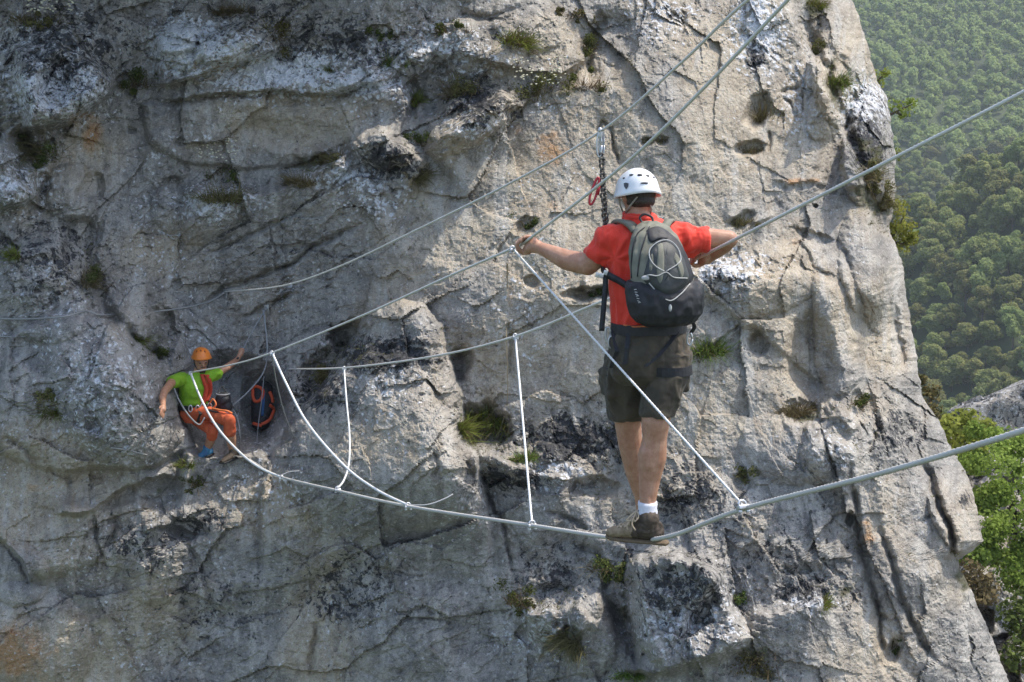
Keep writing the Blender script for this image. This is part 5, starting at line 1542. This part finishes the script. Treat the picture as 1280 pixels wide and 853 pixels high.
bl.loft([(P(244, 474, 16.0), gl, gf, 0.15, 0.09), (P(243, 490, 16.03), gl, gf, 0.15, 0.10), (P(243, 510, 16.05), gl, gf, 0.13, 0.10)])
e1 = P(206, 489, 15.38); w1 = P(204, 508, 15.12)
bl.cap([P(224, 473, 15.90), P(214, 479, 15.64), e1], [0.055, 0.050, 0.043]); bl.cap([e1, P(203, 497, 15.25), w1], [0.043, 0.042, 0.028])
# open hand on the rock
hd = (P(203, 516, 15.06) - w1).normalized(); hs = hd.cross(Vector((0.9, -0.2, 0.2))).normalized()
bl.cap([w1, w1 + hd * 0.05], [0.030, 0.036])
for i in range(4): bl.cap([w1 + hd * 0.06 + hs * (i - 1.5) * 0.021, w1 + hd * 0.105 + hs * (i - 1.5) * 0.024, w1 + hd * (0.135 - 0.008 * abs(i - 1.3)) + hs * (i - 1.5) * 0.025 + Vector((-0.01, 0, -0.012))], [0.011, 0.010, 0.009], 8)
bl.cap([w1 + hd * 0.02 + hs * 0.03, w1 + hd * 0.06 + hs * 0.062, w1 + hd * 0.085 + hs * 0.066], [0.013, 0.011, 0.009], 8)
e2 = P(284, 459.5, 16.12); w2 = P(297, 449, 16.40)
bl.cap([P(264, 470, 16.03), P(274, 465, 16.08), e2], [0.055, 0.049, 0.042]); bl.cap([e2, P(290, 455, 16.26), w2], [0.042, 0.040, 0.028])
grip(bl, P(302, 440.5, 16.48), P(316, 413, 16.62) - P(302, 440, 16.5), w2, 1.05, True, 0.020)
# bare shins
bl.cap([P(266, 540, 15.80), P(263, 551, 15.86), P(258, 563, 15.91)], [0.054, 0.054, 0.036]); bl.cap([P(286, 535, 15.72), P(289, 549, 15.79), P(291, 565, 15.86)], [0.058, 0.058, 0.038])
co, fc = bl.make(0.008, 3); mesh_obj("body", co, fc, M_SKIN2, gd)
mb = MB()
for s in (-1, 1): mb.ellipsoid(gh + RG @ Vector((0.031 * s, -0.084, 0.012)), (0.016, 0.012, 0.010), 10)
mb.build("eyes", M_DARKP, gd)
bl = Blob(); bl.ell(gh + RG @ Vector((0, -0.050, -0.082)), (0.050, 0.050, 0.034), RG); bl.ell(gh + RG @ Vector((0, 0.02, 0.02)), (0.080, 0.088, 0.098), RG)
bl.cap([gh + RG @ Vector((-0.024, -0.100, -0.036)), gh + RG @ Vector((0.024, -0.100, -0.036))], 0.007, 8)
co, fc = bl.make(0.007, 2, wrinkle(80, 0.003, seed=6.0)); mesh_obj("hair", co, fc, M_HAIR, gd)
bl = Blob()
bl.loft([(P(242, 510, 16.05), gl, gf, 0.155, 0.125), (P(243, 497, 16.03), gl, gf, 0.165, 0.125), (P(243.5, 484, 16.0), gl, gf, 0.185, 0.125), (P(244, 474, 16.0), gl, gf, 0.19, 0.11), (P(245, 469, 15.99), gl, gf, 0.13, 0.085), (P(247, 465, 15.98), gl, gf, 0.072, 0.07)])
bl.cap([P(227, 474, 15.92), P(216, 478, 15.70)], [0.082, 0.074]); bl.cap([P(260, 472, 16.0), P(271, 467, 16.06)], [0.078, 0.070])
co, fc = bl.make(0.009, 3, wrinkle(12, 0.010, seed=7.0)); gs = arrays_bvh(co, fc); mesh_obj("shirt", co, fc, M_GREEN, gd)
mb = MB()
for line in ([(252, 468), (256, 476), (257, 486), (255, 497), (252, 506)], [(259, 469), (262, 478), (261, 490), (257, 502)]):
    pts = [project(gs, x, y, 0.012) for (x, y) in line]; pts = [p for p in pts if p]
    if len(pts) > 2: band(mb, catmull(pts, 5), 0.05, 0.012, gl)
mb.build("chest_strap", simple_mat("red_webbing", (0.45, 0.05, 0.02), 0.8), gd)
bl = Blob()
bl.loft([(P(243, 507, 16.04), gl, gf, 0.15, 0.12), (P(243, 518, 16.05), gl, gf, 0.17, 0.14), (P(246, 527, 16.05), gl, gf, 0.14, 0.12)])
bl.cap([P(241, 517, 16.0), P(262, 517, 15.82), P(287, 526, 15.66)], [0.098, 0.078, 0.063]); bl.cap([P(247, 522, 16.05), P(256, 531, 15.92), P(266, 539, 15.80)], [0.093, 0.072, 0.060])
bl.cap([P(286.5, 525, 15.66), P(287.5, 540, 15.72)], [0.066, 0.066]); bl.cap([P(266, 538, 15.80), P(265, 545, 15.83)], [0.062, 0.062])
co, fc = bl.make(0.010, 3, wrinkle(11, 0.012, seed=9.0)); gsh = arrays_bvh(co, fc); mesh_obj("shorts", co, fc, M_RUST, gd)
mb = MB(); band(mb, ring_path(P(242.5, 508, 16.04), gl, gf, 0.168, 0.138), 0.06, 0.014, Z)
for line in ([(248, 508), (252, 518), (248, 528), (242, 534)], [(258, 509), (264, 514), (272, 516)]):
    pts = [project(gsh, x, y, 0.008) for (x, y) in line]; pts = [p for p in pts if p]
    if len(pts) > 1: band(mb, pts, 0.04, 0.012, X)
gho = mb.build("harness", M_BLACK, gd, smooth=False)
mb = MB()
for (x, y, d) in ((238, 511, 15.86), (247, 511, 15.86), (253, 509, 15.87), (262, 508, 15.9)):
    c0 = P(x, y, d); mb.tube([c0 + Vector((0.02 * math.cos(t), 0.005 * math.cos(t), 0.038 * math.sin(t))) for t in np.linspace(0, 2 * math.pi, 13)], 0.007, 6)
mb.build("carabiner", M_CLAMP, gho)
mb = MB(); mb.tube(catmull([P(266, 511, 15.75), P(276, 513, 15.68), P(284, 514, 15.66), P(290, 517, 15.7)], 5), 0.012, 6); mb.tube(catmull([P(262, 505, 15.85), P(266, 499, 15.82), P(270, 506, 15.8), P(264, 512, 15.82)], 5), 0.010, 6)
mb.build("sling", M_ORNG, gho)
V, Fc = helmet_dome(gh + RG @ Vector((0, 0.0, 0.055)), 0.100, 0.124, 0.110, math.atan2(gf.x, -gf.y), math.radians(8), 1.65)
gho2 = mesh_obj("helmet", V, Fc, M_OHELM, gd); gb = arrays_bvh(V, Fc); hcen = gh + RG @ Vector((0, 0.0, 0.055))
mb = MB()
for (x, y) in ((246, 440), (251, 439), (256, 440)):
    p = project(gb, x, y, 0.0)
    if p: mb.ellipsoid(p, (0.010, 0.006, 0.018), 8)
mb.build("vent", simple_mat("orange_dark", (0.25, 0.06, 0.01), 0.6), gho2)
mb = MB()
for s in (-1, 1): mb.tube(catmull([gh + RG @ Vector((0.085 * s, -0.01, 0.03)), gh + RG @ Vector((0.074 * s, -0.02, -0.04)), gh + RG @ Vector((0.02 * s, -0.075, -0.115))], 4), 0.006, 6)
mb.build("strap", M_DARKP, gho2)
def small_shoe(a, t, mat):
    t = Vector(t).normalized(); s = t.cross(Z); bl = Blob(); q = lambda u_, v_, w_: a + t * u_ + s * v_ + Z * w_
    bl.loft([(q(-0.08, 0, 0.035), s, Z, 0.03, 0.035), (q(0, 0, 0.045), s, Z, 0.042, 0.045), (q(0.1, 0, 0.032), s, Z, 0.046, 0.032), (q(0.19, 0, 0.022), s, Z, 0.028, 0.018)]); bl.cap([q(0, 0, 0.05), q(-0.01, 0, 0.10)], [0.045, 0.045])
    co, fc = bl.make(0.008, 2); o = mesh_obj("shoe", co, fc, mat, gd)
    mb = MB(); mb.box(q(0.05, 0, 0.006), (0.27, 0.085, 0.022), 0, Matrix((t, s, Z)).transposed(), 0.3); mb.build("sole", M_DARKP, o)
small_shoe(P(258, 571, 15.90), (-0.75, -0.5, -0.25), M_BLUE)
small_shoe(P(291, 574, 15.84), (-0.5, -0.8, -0.1), M_BROWN)
mb = MB(); mb.tube(catmull([P(215, 476, 15.7), P(220, 492, 15.66), P(228, 508, 15.64), P(238, 522, 15.66), P(249, 531, 15.72), P(256, 522, 15.74)], 6), 0.009, 6); mb.build("lanyard", M_ROPEG, gho)
mb = MB(); mb.tube(ring_path(P(295.5, 450.5, 16.37), (X * 0.6 + Z * 0.8), Y, 0.034, 0.034, 14), 0.012, 6); mb.build("watch", M_DARKP, gd)
tag(gd, "guide in lime green shirt and orange helmet crouching in the rock niche", "person")

# dark round gear bag at the guide's hip
gb_ = empty("gear_bag", P(279, 511, 15.95))
bl = Blob(); bl.ell(P(279, 500, 15.98), (0.088, 0.085, 0.088)); bl.cap([P(276, 508, 15.98), P(284, 508, 15.98)], 0.06)
co, fc = bl.make(0.008, 3, wrinkle(16, 0.01, seed=3.0)); mesh_obj("bag_body", co, fc, M_BLACK, gb_)
mb = MB(); mb.tube(ring_path(P(279, 492.5, 15.97), X, Y, 0.074, 0.072, 20), 0.007, 6); mb.build("rim_cord", M_ROPEG, gb_)
mb = MB(); mb.tube(catmull([P(272, 493, 15.95), P(277, 484, 16.02), P(285, 493, 15.97)], 6), 0.007, 6); mb.build("handle", M_BLACK, gb_)
tag(gb_, "small round black gear bag hanging at the guide's hip", "bag")
# red and black backpack
rp = empty("backpack", P(328, 536, 16.86))
bl = Blob()
bl.loft([(P(328, 477, 16.9), X, Y, 0.06, 0.06), (P(328, 483, 16.88), X, Y, 0.115, 0.10), (P(328, 500, 16.86), X, Y, 0.13, 0.115), (P(327, 520, 16.84), X, Y, 0.125, 0.12), (P(326, 532, 16.84), X, Y, 0.105, 0.10), (P(326, 537, 16.85), X, Y, 0.06, 0.06)])
co, fc = bl.make(0.009, 3, wrinkle(12, 0.012, seed=13.0)); rb = arrays_bvh(co, fc); mesh_obj("pack_body", co, fc, M_BLACK, rp)
M_RORG = simple_mat("orange_red_padding", (0.60, 0.075, 0.025), 0.75, scale=20, col2=(0.68, 0.12, 0.05))
mb = MB()
for line in ([(317, 486), (321, 484), (327, 486), (329, 492), (326, 500), (320, 502), (317, 496), (317, 487)], [(337, 507), (341, 512), (341, 519), (337, 523), (332, 528), (327, 530)], [(317, 529), (322, 531), (327, 532)], [(336, 490), (339, 496), (340, 503)]):
    pts = [project(rb, x, y, 0.010) for (x, y) in line]; pts = [p for p in pts if p]
    if len(pts) > 2: mb.tube(catmull(pts, 5), 0.020, 8)
mb.build("padding", M_RORG, rp)
mb = MB(); pts = [project(rb, x, y, 0.012) for (x, y) in ((330, 490), (329, 504), (328, 520))]
band(mb, catmull([p for p in pts if p], 5), 0.03, 0.012, X); mb.build("strap", simple_mat("blue_webbing", (0.03, 0.10, 0.24), 0.7), rp)
mb = MB(); mb.tube(catmull([P(324, 478, 16.88), P(328, 470, 16.9), P(332, 478, 16.88)], 5), 0.008, 6); mb.build("haul_loop", M_BLACK, rp)
tag(rp, "black backpack with orange red padding hanging in the niche right of the guide", "backpack")
# ------------------------------------------------------------------ plants on the rock
pr = np.random.default_rng(23)
M_GRASS = leaf_mat("green_grass", (0.085, 0.130, 0.024), (0.240, 0.310, 0.070), 0.25, 9, rand=0.12)
M_DRY = leaf_mat("dry_grass", (0.110, 0.088, 0.045), (0.250, 0.205, 0.110), 0.2, 9, rand=0.12)
M_OLIVEP = leaf_mat("olive_leaves", (0.085, 0.090, 0.030), (0.220, 0.205, 0.085), 0.2, 9, rand=0.12)
M_DARKG = leaf_mat("dark_leaves", (0.048, 0.068, 0.020), (0.150, 0.175, 0.055), 0.2, 9, rand=0.12)
M_LEAFY = leaf_mat("bright_leaves", (0.140, 0.185, 0.034), (0.370, 0.420, 0.105), 0.4, 3, rand=0.08)
M_FLOWER = simple_mat("cream_petals", (0.70, 0.66, 0.50), 0.8)
M_TWIG = simple_mat("twig", (0.10, 0.075, 0.05), 0.9, scale=30)
PM = {'grass': M_GRASS, 'dry': M_DRY, 'olive': M_OLIVEP, 'dark': M_DARKG, 'leafy': M_LEAFY}

def blades(r, base, nrm, w, h, n, width=0.006):
    """arching grass blades: arrays of quads (three segments each)"""
    base = np.array(base); g = np.array(nrm) * 0.75 + np.array([0, 0, 0.75]); g /= np.linalg.norm(g)
    nn = np.array(nrm)
    V = []; Fq = []
    t1 = np.cross(nn, [0, 0, 1.0]); t1 /= np.linalg.norm(t1) + 1e-9; t2 = np.cross(nn, t1)
    nclump = max(2, n // 28); cl = r.normal(size=(nclump, 2)) * np.array([0.30, 0.10])
    for i in range(n):
        ci = cl[i % nclump]; a = r.random() * 6.283; rr = 0.30 * math.sqrt(r.random())
        root = base + t1 * w * (ci[0] + math.cos(a) * rr * 0.7) + t2 * h * (ci[1] + math.sin(a) * rr * 0.4) - nn * 0.02
        out = t1 * (math.cos(a) * rr * 1.8 + ci[0] * 0.8) + t2 * 0.3 * math.sin(a) * rr
        d = g + out + r.normal(size=3) * 0.34; d /= np.linalg.norm(d)
        ln = h * (0.22 + 0.85 * r.random() ** 1.8)
        sd = np.cross(d, r.normal(size=3)); sd /= np.linalg.norm(sd)
        droop = np.array([0, 0, -1.0]) * ln * (0.10 + 0.75 * r.random()) + r.normal(size=3) * ln * 0.15
        b0 = len(V)
        for k, t in enumerate((0, 0.35, 0.7, 1.0)):
            c = root + d * ln * t + droop * t * t; ww = width * (1 - 0.85 * t)
            V.append(c - sd * ww); V.append(c + sd * ww)
        for k in range(3):
            Fq.append((b0 + 2 * k, b0 + 2 * k + 1, b0 + 2 * k + 3, b0 + 2 * k + 2))
    return np.array(V), np.array(Fq)

def plant(px, py, wpx, hpx, kind, label, flowers=False, name=None, off=0.0):
    p, n, d = rock_point(px, py)
    m = d / F; kk = 1.0 if kind in ('grass', 'dry') else 1.3; w = wpx * m * kk; h = hpx * m * kk
    if n.z < -0.2: n = Vector((n.x, n.y, 0.1)).normalized()
    VL, FL, b = [], [], 0
    def push(V, Fq):
        nonlocal b
        VL.append(V); FL.append(Fq + b); b += len(V)
    if kind in ('grass', 'dry'):
        V, Fq = blades(pr, p + n * off, n, w, h * 1.15, int(np.clip(wpx * hpx * 0.9, 110, 620)), 0.0048)
        push(V, Fq)
    else:
        lobes = []; rad = []
        t1 = Vector((n.y, -n.x, 0)); t1 = t1.normalized() if t1.length > 1e-3 else X
        for i in range(int(pr.integers(5, 11))):
            u_ = pr.uniform(-0.5, 0.5); v_ = pr.uniform(-0.3, 0.5)
            q = p + t1 * (u_ * w) + Z * (v_ * h * (1 - 0.7 * abs(u_))) + n * (pr.uniform(-0.02, 0.26) * min(w, h))
            lobes.append(tuple(q)); rad.append(min(w, h) * pr.uniform(0.10, 0.30))
        nl = int(np.clip(wpx * hpx * 1.5, 140, 1100))
        V, Fq = leaf_cloud(pr, lobes, rad, nl, 0.012 if kind != 'leafy' else 0.020, 0.95, 0.45, 0.9)
        push(V, Fq)
        ncut = b // 4
        V, Fq = blades(pr, p, n, w * 1.2, h * 0.95, int(np.clip(wpx * hpx * 0.25, 35, 150)), 0.0042)
        push(V, Fq)
    nf = sum(len(f) for f in FL); midx = np.zeros(nf, np.int32)
    if kind in ('grass', 'dry'): midx[pr.random(nf // 3).repeat(3) < (0.3 if kind == 'grass' else 0.15)] = 1
    else: midx[ncut:] = 1
    alt = M_DRY if kind != 'dry' else M_OLIVEP
    nm = name or {'grass': 'grass_tuft', 'dry': 'dry_grass_tuft', 'leafy': 'leafy_shrub'}.get(kind, 'shrub')
    if flowers: nm = 'flowering_plant'
    o = mesh_obj(nm, np.concatenate(VL), np.concatenate(FL), None, mats=[PM[kind], alt], midx=midx)
    tag(o, label, "plant")
    if flowers:
        Vf, Ff = [], []; b2 = 0
        for i in range(int(wpx * 1.3)):
            c = np.array(p) + np.array(n) * (0.55 * h + 0.15 * pr.random() * h) + np.array([pr.uniform(-.5, .5) * w, pr.uniform(-.1, .1) * w, pr.uniform(0.05, 0.75) * h])
            V, Fc = ell_geo(c, (0.014, 0.014, 0.008), 6); Vf += [tuple(v) for v in V]; Ff += [tuple(i_ + b2 for i_ in f) for f in Fc]; b2 += len(V)
        fo = mesh_obj("flower_heads", Vf, Ff, M_FLOWER, o); fo['kind'] = 'stuff'
    return o

plant(56, 26, 44, 26, 'olive', "cream flowering plant at the very top left corner of the wall", True)
plant(172, 108, 46, 36, 'dark', "dark green cushion shrub on the lip above the smooth grey slab, upper left")
plant(288, 16, 54, 28, 'dry', "brown dry grass at the top edge above the white ledge blocks")
plant(354, 52, 48, 40, 'olive', "olive brown shrub right of the white ledge blocks near the top")
plant(413, 87, 20, 13, 'grass', "tiny bright tuft left of the other bright tuft above the smooth slab")
plant(484, 80, 30, 22, 'grass', "bright green tuft above the right end of the smooth slab")
plant(564, 40, 28, 18, 'dark', "small dark green cushion near the top, left of two larger cushions")
plant(472, 46, 28, 16, 'dark', "flat dark cushion on the lichen rock straight above a bright tuft")
plant(646, 52, 36, 30, 'grass', "round mid green cushion at the top between a small dark one and the crevice")
plant(716, 24, 40, 22, 'olive', "olive shrub at the top end of the dark crevice")
plant(731, 64, 40, 30, 'dark', "dark green shrub filling the crevice below the top olive shrub")
plant(734, 110, 30, 30, 'dark', "dark green shrub at the lower end of the crevice above the overhead cable")
plant(520, 128, 18, 28, 'grass', "narrow green tuft in the corner right of the smooth slab")
plant(578, 118, 32, 36, 'olive', "olive tuft left of the black lichen ridge")
plant(525, 180, 38, 24, 'dark', "dark green shrub on the ledge right of the round boulder")
plant(526, 222, 24, 28, 'dry', "dry tuft hanging below the dark shrub near the round boulder")
plant(676, 120, 54, 36, 'olive', "wide olive plant with cream flowers above the orange stained rock", True)
plant(277, 220, 40, 34, 'dark', "green shrub with pale flowers on the middle left ledge", True)
plant(280, 248, 46, 30, 'dry', "brown dry clump under the flowering green shrub on the left ledge")
plant(408, 200, 60, 32, 'olive', "olive shrub along the shaded foot of the smooth slab")
plant(368, 228, 66, 26, 'dry', "long strip of brown dry grass on the ledge below the smooth slab")
plant(16, 320, 34, 20, 'grass', "green tuft at the left photo edge above the grey wall cable")
plant(112, 352, 26, 50, 'dark', "dark hanging moss shrub in the left gully above the wall cable")
plant(48, 190, 34, 66, 'dark', "tall dark growth in the gully under the overhanging upper left block")
plant(173, 425, 20, 24, 'grass', "little green tuft in the gully left of the guide's helmet")
plant(204, 443, 24, 14, 'dark', "low dark tuft beside the guide's shoulder")
plant(58, 500, 22, 26, 'olive', "upper olive tuft of the pair on the left buttress")
plant(66, 520, 28, 22, 'grass', "lower green tuft of the pair on the left buttress")
plant(229, 581, 18, 18, 'grass', "bright small tuft on the ledge below the guide's foot")
plant(238, 606, 20, 26, 'dark', "dark tuft hanging under the guide's ledge")
plant(884, 440, 40, 36, 'grass', "bright green grass tuft right of the man's shorts")
plant(604, 530, 56, 46, 'grass', "large green grass clump in the gully right of the pinnacle")
plant(578, 540, 16, 38, 'grass', "narrow bright tuft against the right flank of the pinnacle")
plant(657, 572, 40, 18, 'grass', "low yellowish tuft behind the upright suspension rope")
plant(404, 468, 34, 36, 'olive', "olive growth in the dark hollow left of the pinnacle")
plant(765, 714, 30, 30, 'dark', "dark green tuft under the walking man's shoe")
plant(657, 756, 60, 34, 'dark', "wide dark cushion on the lower rock below the upright rope")
plant(712, 806, 28, 40, 'dry', "brown dry tuft in the bottom crevice left of the lichen boulder")
plant(924, 748, 26, 18, 'dark', "dark tuft at the upper right corner of the lichen boulder")
plant(1031, 754, 24, 20, 'grass', "small green tuft on the pale ledge at lower right")
plant(944, 824, 54, 40, 'olive', "olive shrub under the right corner of the lichen boulder")
plant(790, 846, 34, 18, 'grass', "green tuft cut by the bottom border of the photo")
plant(931, 598, 26, 26, 'olive', "olive tuft just above the clamp on the lowest cable")
plant(1003, 514, 46, 26, 'dry', "dry brown tuft in the hollow between pale rounded blocks at right")
plant(948, 148, 34, 36, 'dry', "dry grass filling the big round pocket upper right of the helmet")
plant(938, 190, 40, 18, 'dry', "dry grass in the shallow pocket under the big round pocket")
plant(924, 280, 40, 20, 'dry', "dry grass just above the man's right elbow")
plant(656, 284, 30, 22, 'dark', "dark tuft in the pocket above the man's left fist")
plant(738, 369, 60, 15, 'dark', "dark moss filling the long slot left of the man's waist")
plant(812, 180, 18, 14, 'dry', "left one of two tiny dry tufts above the white helmet")
plant(828, 178, 16, 16, 'dry', "right one of two tiny dry tufts above the white helmet")
plant(1046, 106, 20, 24, 'grass', "green tuft in the right gully level with the overhead lanyard")
plant(1024, 64, 18, 20, 'olive', "olive tuft high in the right gully beside a pale block")
plant(1020, 8, 26, 22, 'grass', "yellow green tuft at the top of the right gully")
plant(1088, 226, 24, 44, 'olive', "mossy olive strip on the dark outer pillar at right")
plant(1102, 252, 28, 40, 'olive', "mossy clump at the cliff edge below the dark outer pillar")
plant(1117, 812, 20, 28, 'dark', "dark tuft in the slot at the lower right of the cliff")
plant(1074, 508, 20, 30, 'dark', "dark tuft in the vertical slot above the thick cable at right")

# leafy growth that stands out past the cliff edge
def leafy_bush(name, lobes, leaf, n, mat, label, stems, cat="shrub"):
    """lobes: (px, py, depth, radius m)"""
    c = [tuple(P(a, b, d)) for (a, b, d, r) in lobes]; rad = [r for (a, b, d, r) in lobes]
    t = empty(name, P(*stems[0][0]))
    V, Fq = leaf_cloud(pr, c, rad, n, leaf, 0.9, 0.45, 0.75)
    mesh_obj("leaves", V, Fq, mat, t)
    mb = MB()
    for st in stems: mb.tube(catmull([P(*q) for q in st], 5), [0.022 * (1 - 0.7 * k / (5 * (len(st) - 1))) for k in range(5 * (len(st) - 1) + 1)], 6)
    mb.build("stems", M_TWIG, t)
    tag(t, label, cat)
    return t
leafy_bush("leafy_shrub", [(1124, 262, 17.6, .16), (1132, 285, 17.6, .17), (1128, 305, 17.6, .14), (1138, 298, 17.6, .10), (1118, 285, 17.6, .15)], 0.026, 620, M_LEAFY, "bright leafy shrub sticking out of the cliff edge right of the man's elbow", [[(1108, 300, 17.7), (1120, 290, 17.6), (1130, 270, 17.6)], [(1108, 300, 17.7), (1126, 305, 17.6), (1140, 300, 17.6)]])
leafy_bush("leafy_sprig", [(1120, 132, 18.4, .11), (1133, 136, 18.4, .12), (1140, 128, 18.4, .08), (1128, 145, 18.4, .07)], 0.024, 190, M_LEAFY, "pale leafy sprig at the cliff edge, the lower of the two upper ones", [[(1108, 146, 18.4), (1120, 140, 18.4), (1142, 130, 18.4)], [(1120, 140, 18.4), (1130, 146, 18.4)]])
leafy_bush("leafy_sprig", [(1099, 94, 18.6, .09), (1108, 90, 18.6, .07), (1100, 104, 18.6, .07)], 0.022, 110, M_LEAFY, "smallest leafy sprig, highest on the cliff edge", [[(1092, 108, 18.6), (1098, 100, 18.6), (1110, 90, 18.6)]])
leafy_bush("leafy_sprig", [(1122, 190, 18.0, .06), (1120, 198, 18.0, .05)], 0.020, 60, M_LEAFY, "very small sprig at the cliff edge where the cable crosses it", [[(1114, 202, 18.0), (1122, 190, 18.0)]])
bb = [(1245, 600, 20, .55), (1280, 580, 20.5, .6), (1225, 565, 20.5, .35), (1265, 640, 19.6, .6), (1290, 670, 19.5, .6), (1250, 665, 19.5, .40), (1310, 610, 20, .8), (1255, 560, 21, .35), (1290, 555, 21, .4), (1235, 625, 19.8, .40), (1340, 660, 20, .9), (1285, 715, 19.3, .5), (1250, 700, 19.4, .32)]
bb2 = []
for (u_, v_, d_, r_) in bb:
    for k in range(4):
        bb2.append((u_ + pr.normal() * r_ * 42, v_ + pr.normal() * r_ * 42, d_ + pr.normal() * r_ * 0.45, r_ * pr.uniform(0.30, 0.60)))
leafy_bush("bright_bush", bb2, 0.029, 19000, M_LEAFY, "large bright green bush at the right photo border under the thick cable", [[(1300, 760, 20), (1280, 690, 20), (1260, 620, 20)], [(1300, 760, 20), (1300, 680, 20), (1310, 600, 20.3)], [(1280, 690, 20), (1245, 640, 20)]])
leafy_bush("pale_bush", [(1195, 545, 22, .34), (1210, 530, 22.3, .30), (1180, 530, 22.3, .22), (1215, 555, 22, .3), (1228, 540, 22.4, .26)], 0.045, 1500, M_LEAFY, "pale green bush between the cliff edge and the sunlit rock outcrop", [[(1200, 600, 22), (1200, 560, 22), (1210, 535, 22.2)], [(1200, 560, 22), (1185, 535, 22.2)]])
leafy_bush("leafy_shrub", [(1160, 505, 19.5, .16), (1165, 490, 19.6, .13), (1158, 520, 19.4, .14), (1150, 475, 19.7, .10), (1170, 515, 19.6, .12)], 0.034, 420, M_OLIVEP, "darker shrub hugging the cliff edge left of the rock outcrop", [[(1150, 530, 19.5), (1160, 510, 19.5), (1165, 485, 19.6)]])
leafy_bush("dry_fern", [(1212, 715, 18.2, .18), (1225, 725, 18.2, .20), (1205, 730, 18.1, .14), (1235, 740, 18.2, .18), (1222, 745, 18.1, .14)], 0.032, 800, M_DRY, "rusty brown fern patch under the square block at the right edge", [[(1215, 765, 18.3), (1215, 740, 18.2), (1212, 715, 18.2)], [(1215, 765, 18.3), (1230, 735, 18.2)]])
leafy_bush("dark_bush", [(1270, 770, 18.4, .26), (1285, 790, 18.3, .3), (1275, 820, 18.0, .26), (1290, 755, 18.6, .25)], 0.034, 1300, M_DARKG, "dark shaded bush in the lower right corner", [[(1290, 850, 18.4), (1280, 800, 18.3), (1272, 765, 18.4)]])

# wisps of dry grass in cracks and on little ledges: past counting
up_z = np.gradient(pos[..., 2], axis=0); dz = np.abs(np.gradient(DD, axis=0))
cand = np.argwhere((VV[:, :len(tcol)] > -10) & (VV[:, :len(tcol)] < 860) & (UU[:, :len(tcol)] > -10) & (np.gradient(DD, axis=0)[:, :len(tcol)] < -0.028))
pr.shuffle(cand)
VL, FL, b_ = [], [], 0
dens = blobs(MOSS, UU, VV) + 0.6 * np.clip(fbm(UU / 60, VV / 60, 44.0, 3) + 0.1, 0, 1)
cnt = 0
for (r_, c_) in cand:
    if pr.random() > dens[r_, c_]: continue
    s_ = pr.uniform(0.03, 0.085)
    V, Fq = blades(pr, pos[r_, c_], np.array([0.1, -0.8, 0.5]), s_ * 1.3, s_, int(pr.integers(8, 22)), 0.003)
    VL.append(V); FL.append(Fq + b_); b_ += len(V); cnt += 1
    if cnt > 1500: break
gw = mesh_obj("sparse_grass", np.concatenate(VL), np.concatenate(FL), None, mats=[M_DRY, M_OLIVEP], midx=(pr.random(sum(len(f) for f in FL) // 3).repeat(3) < 0.5).astype(np.int32))
tag(gw, "thin wisps of dry grass growing in cracks all over the cliff", "grass", kind='stuff')
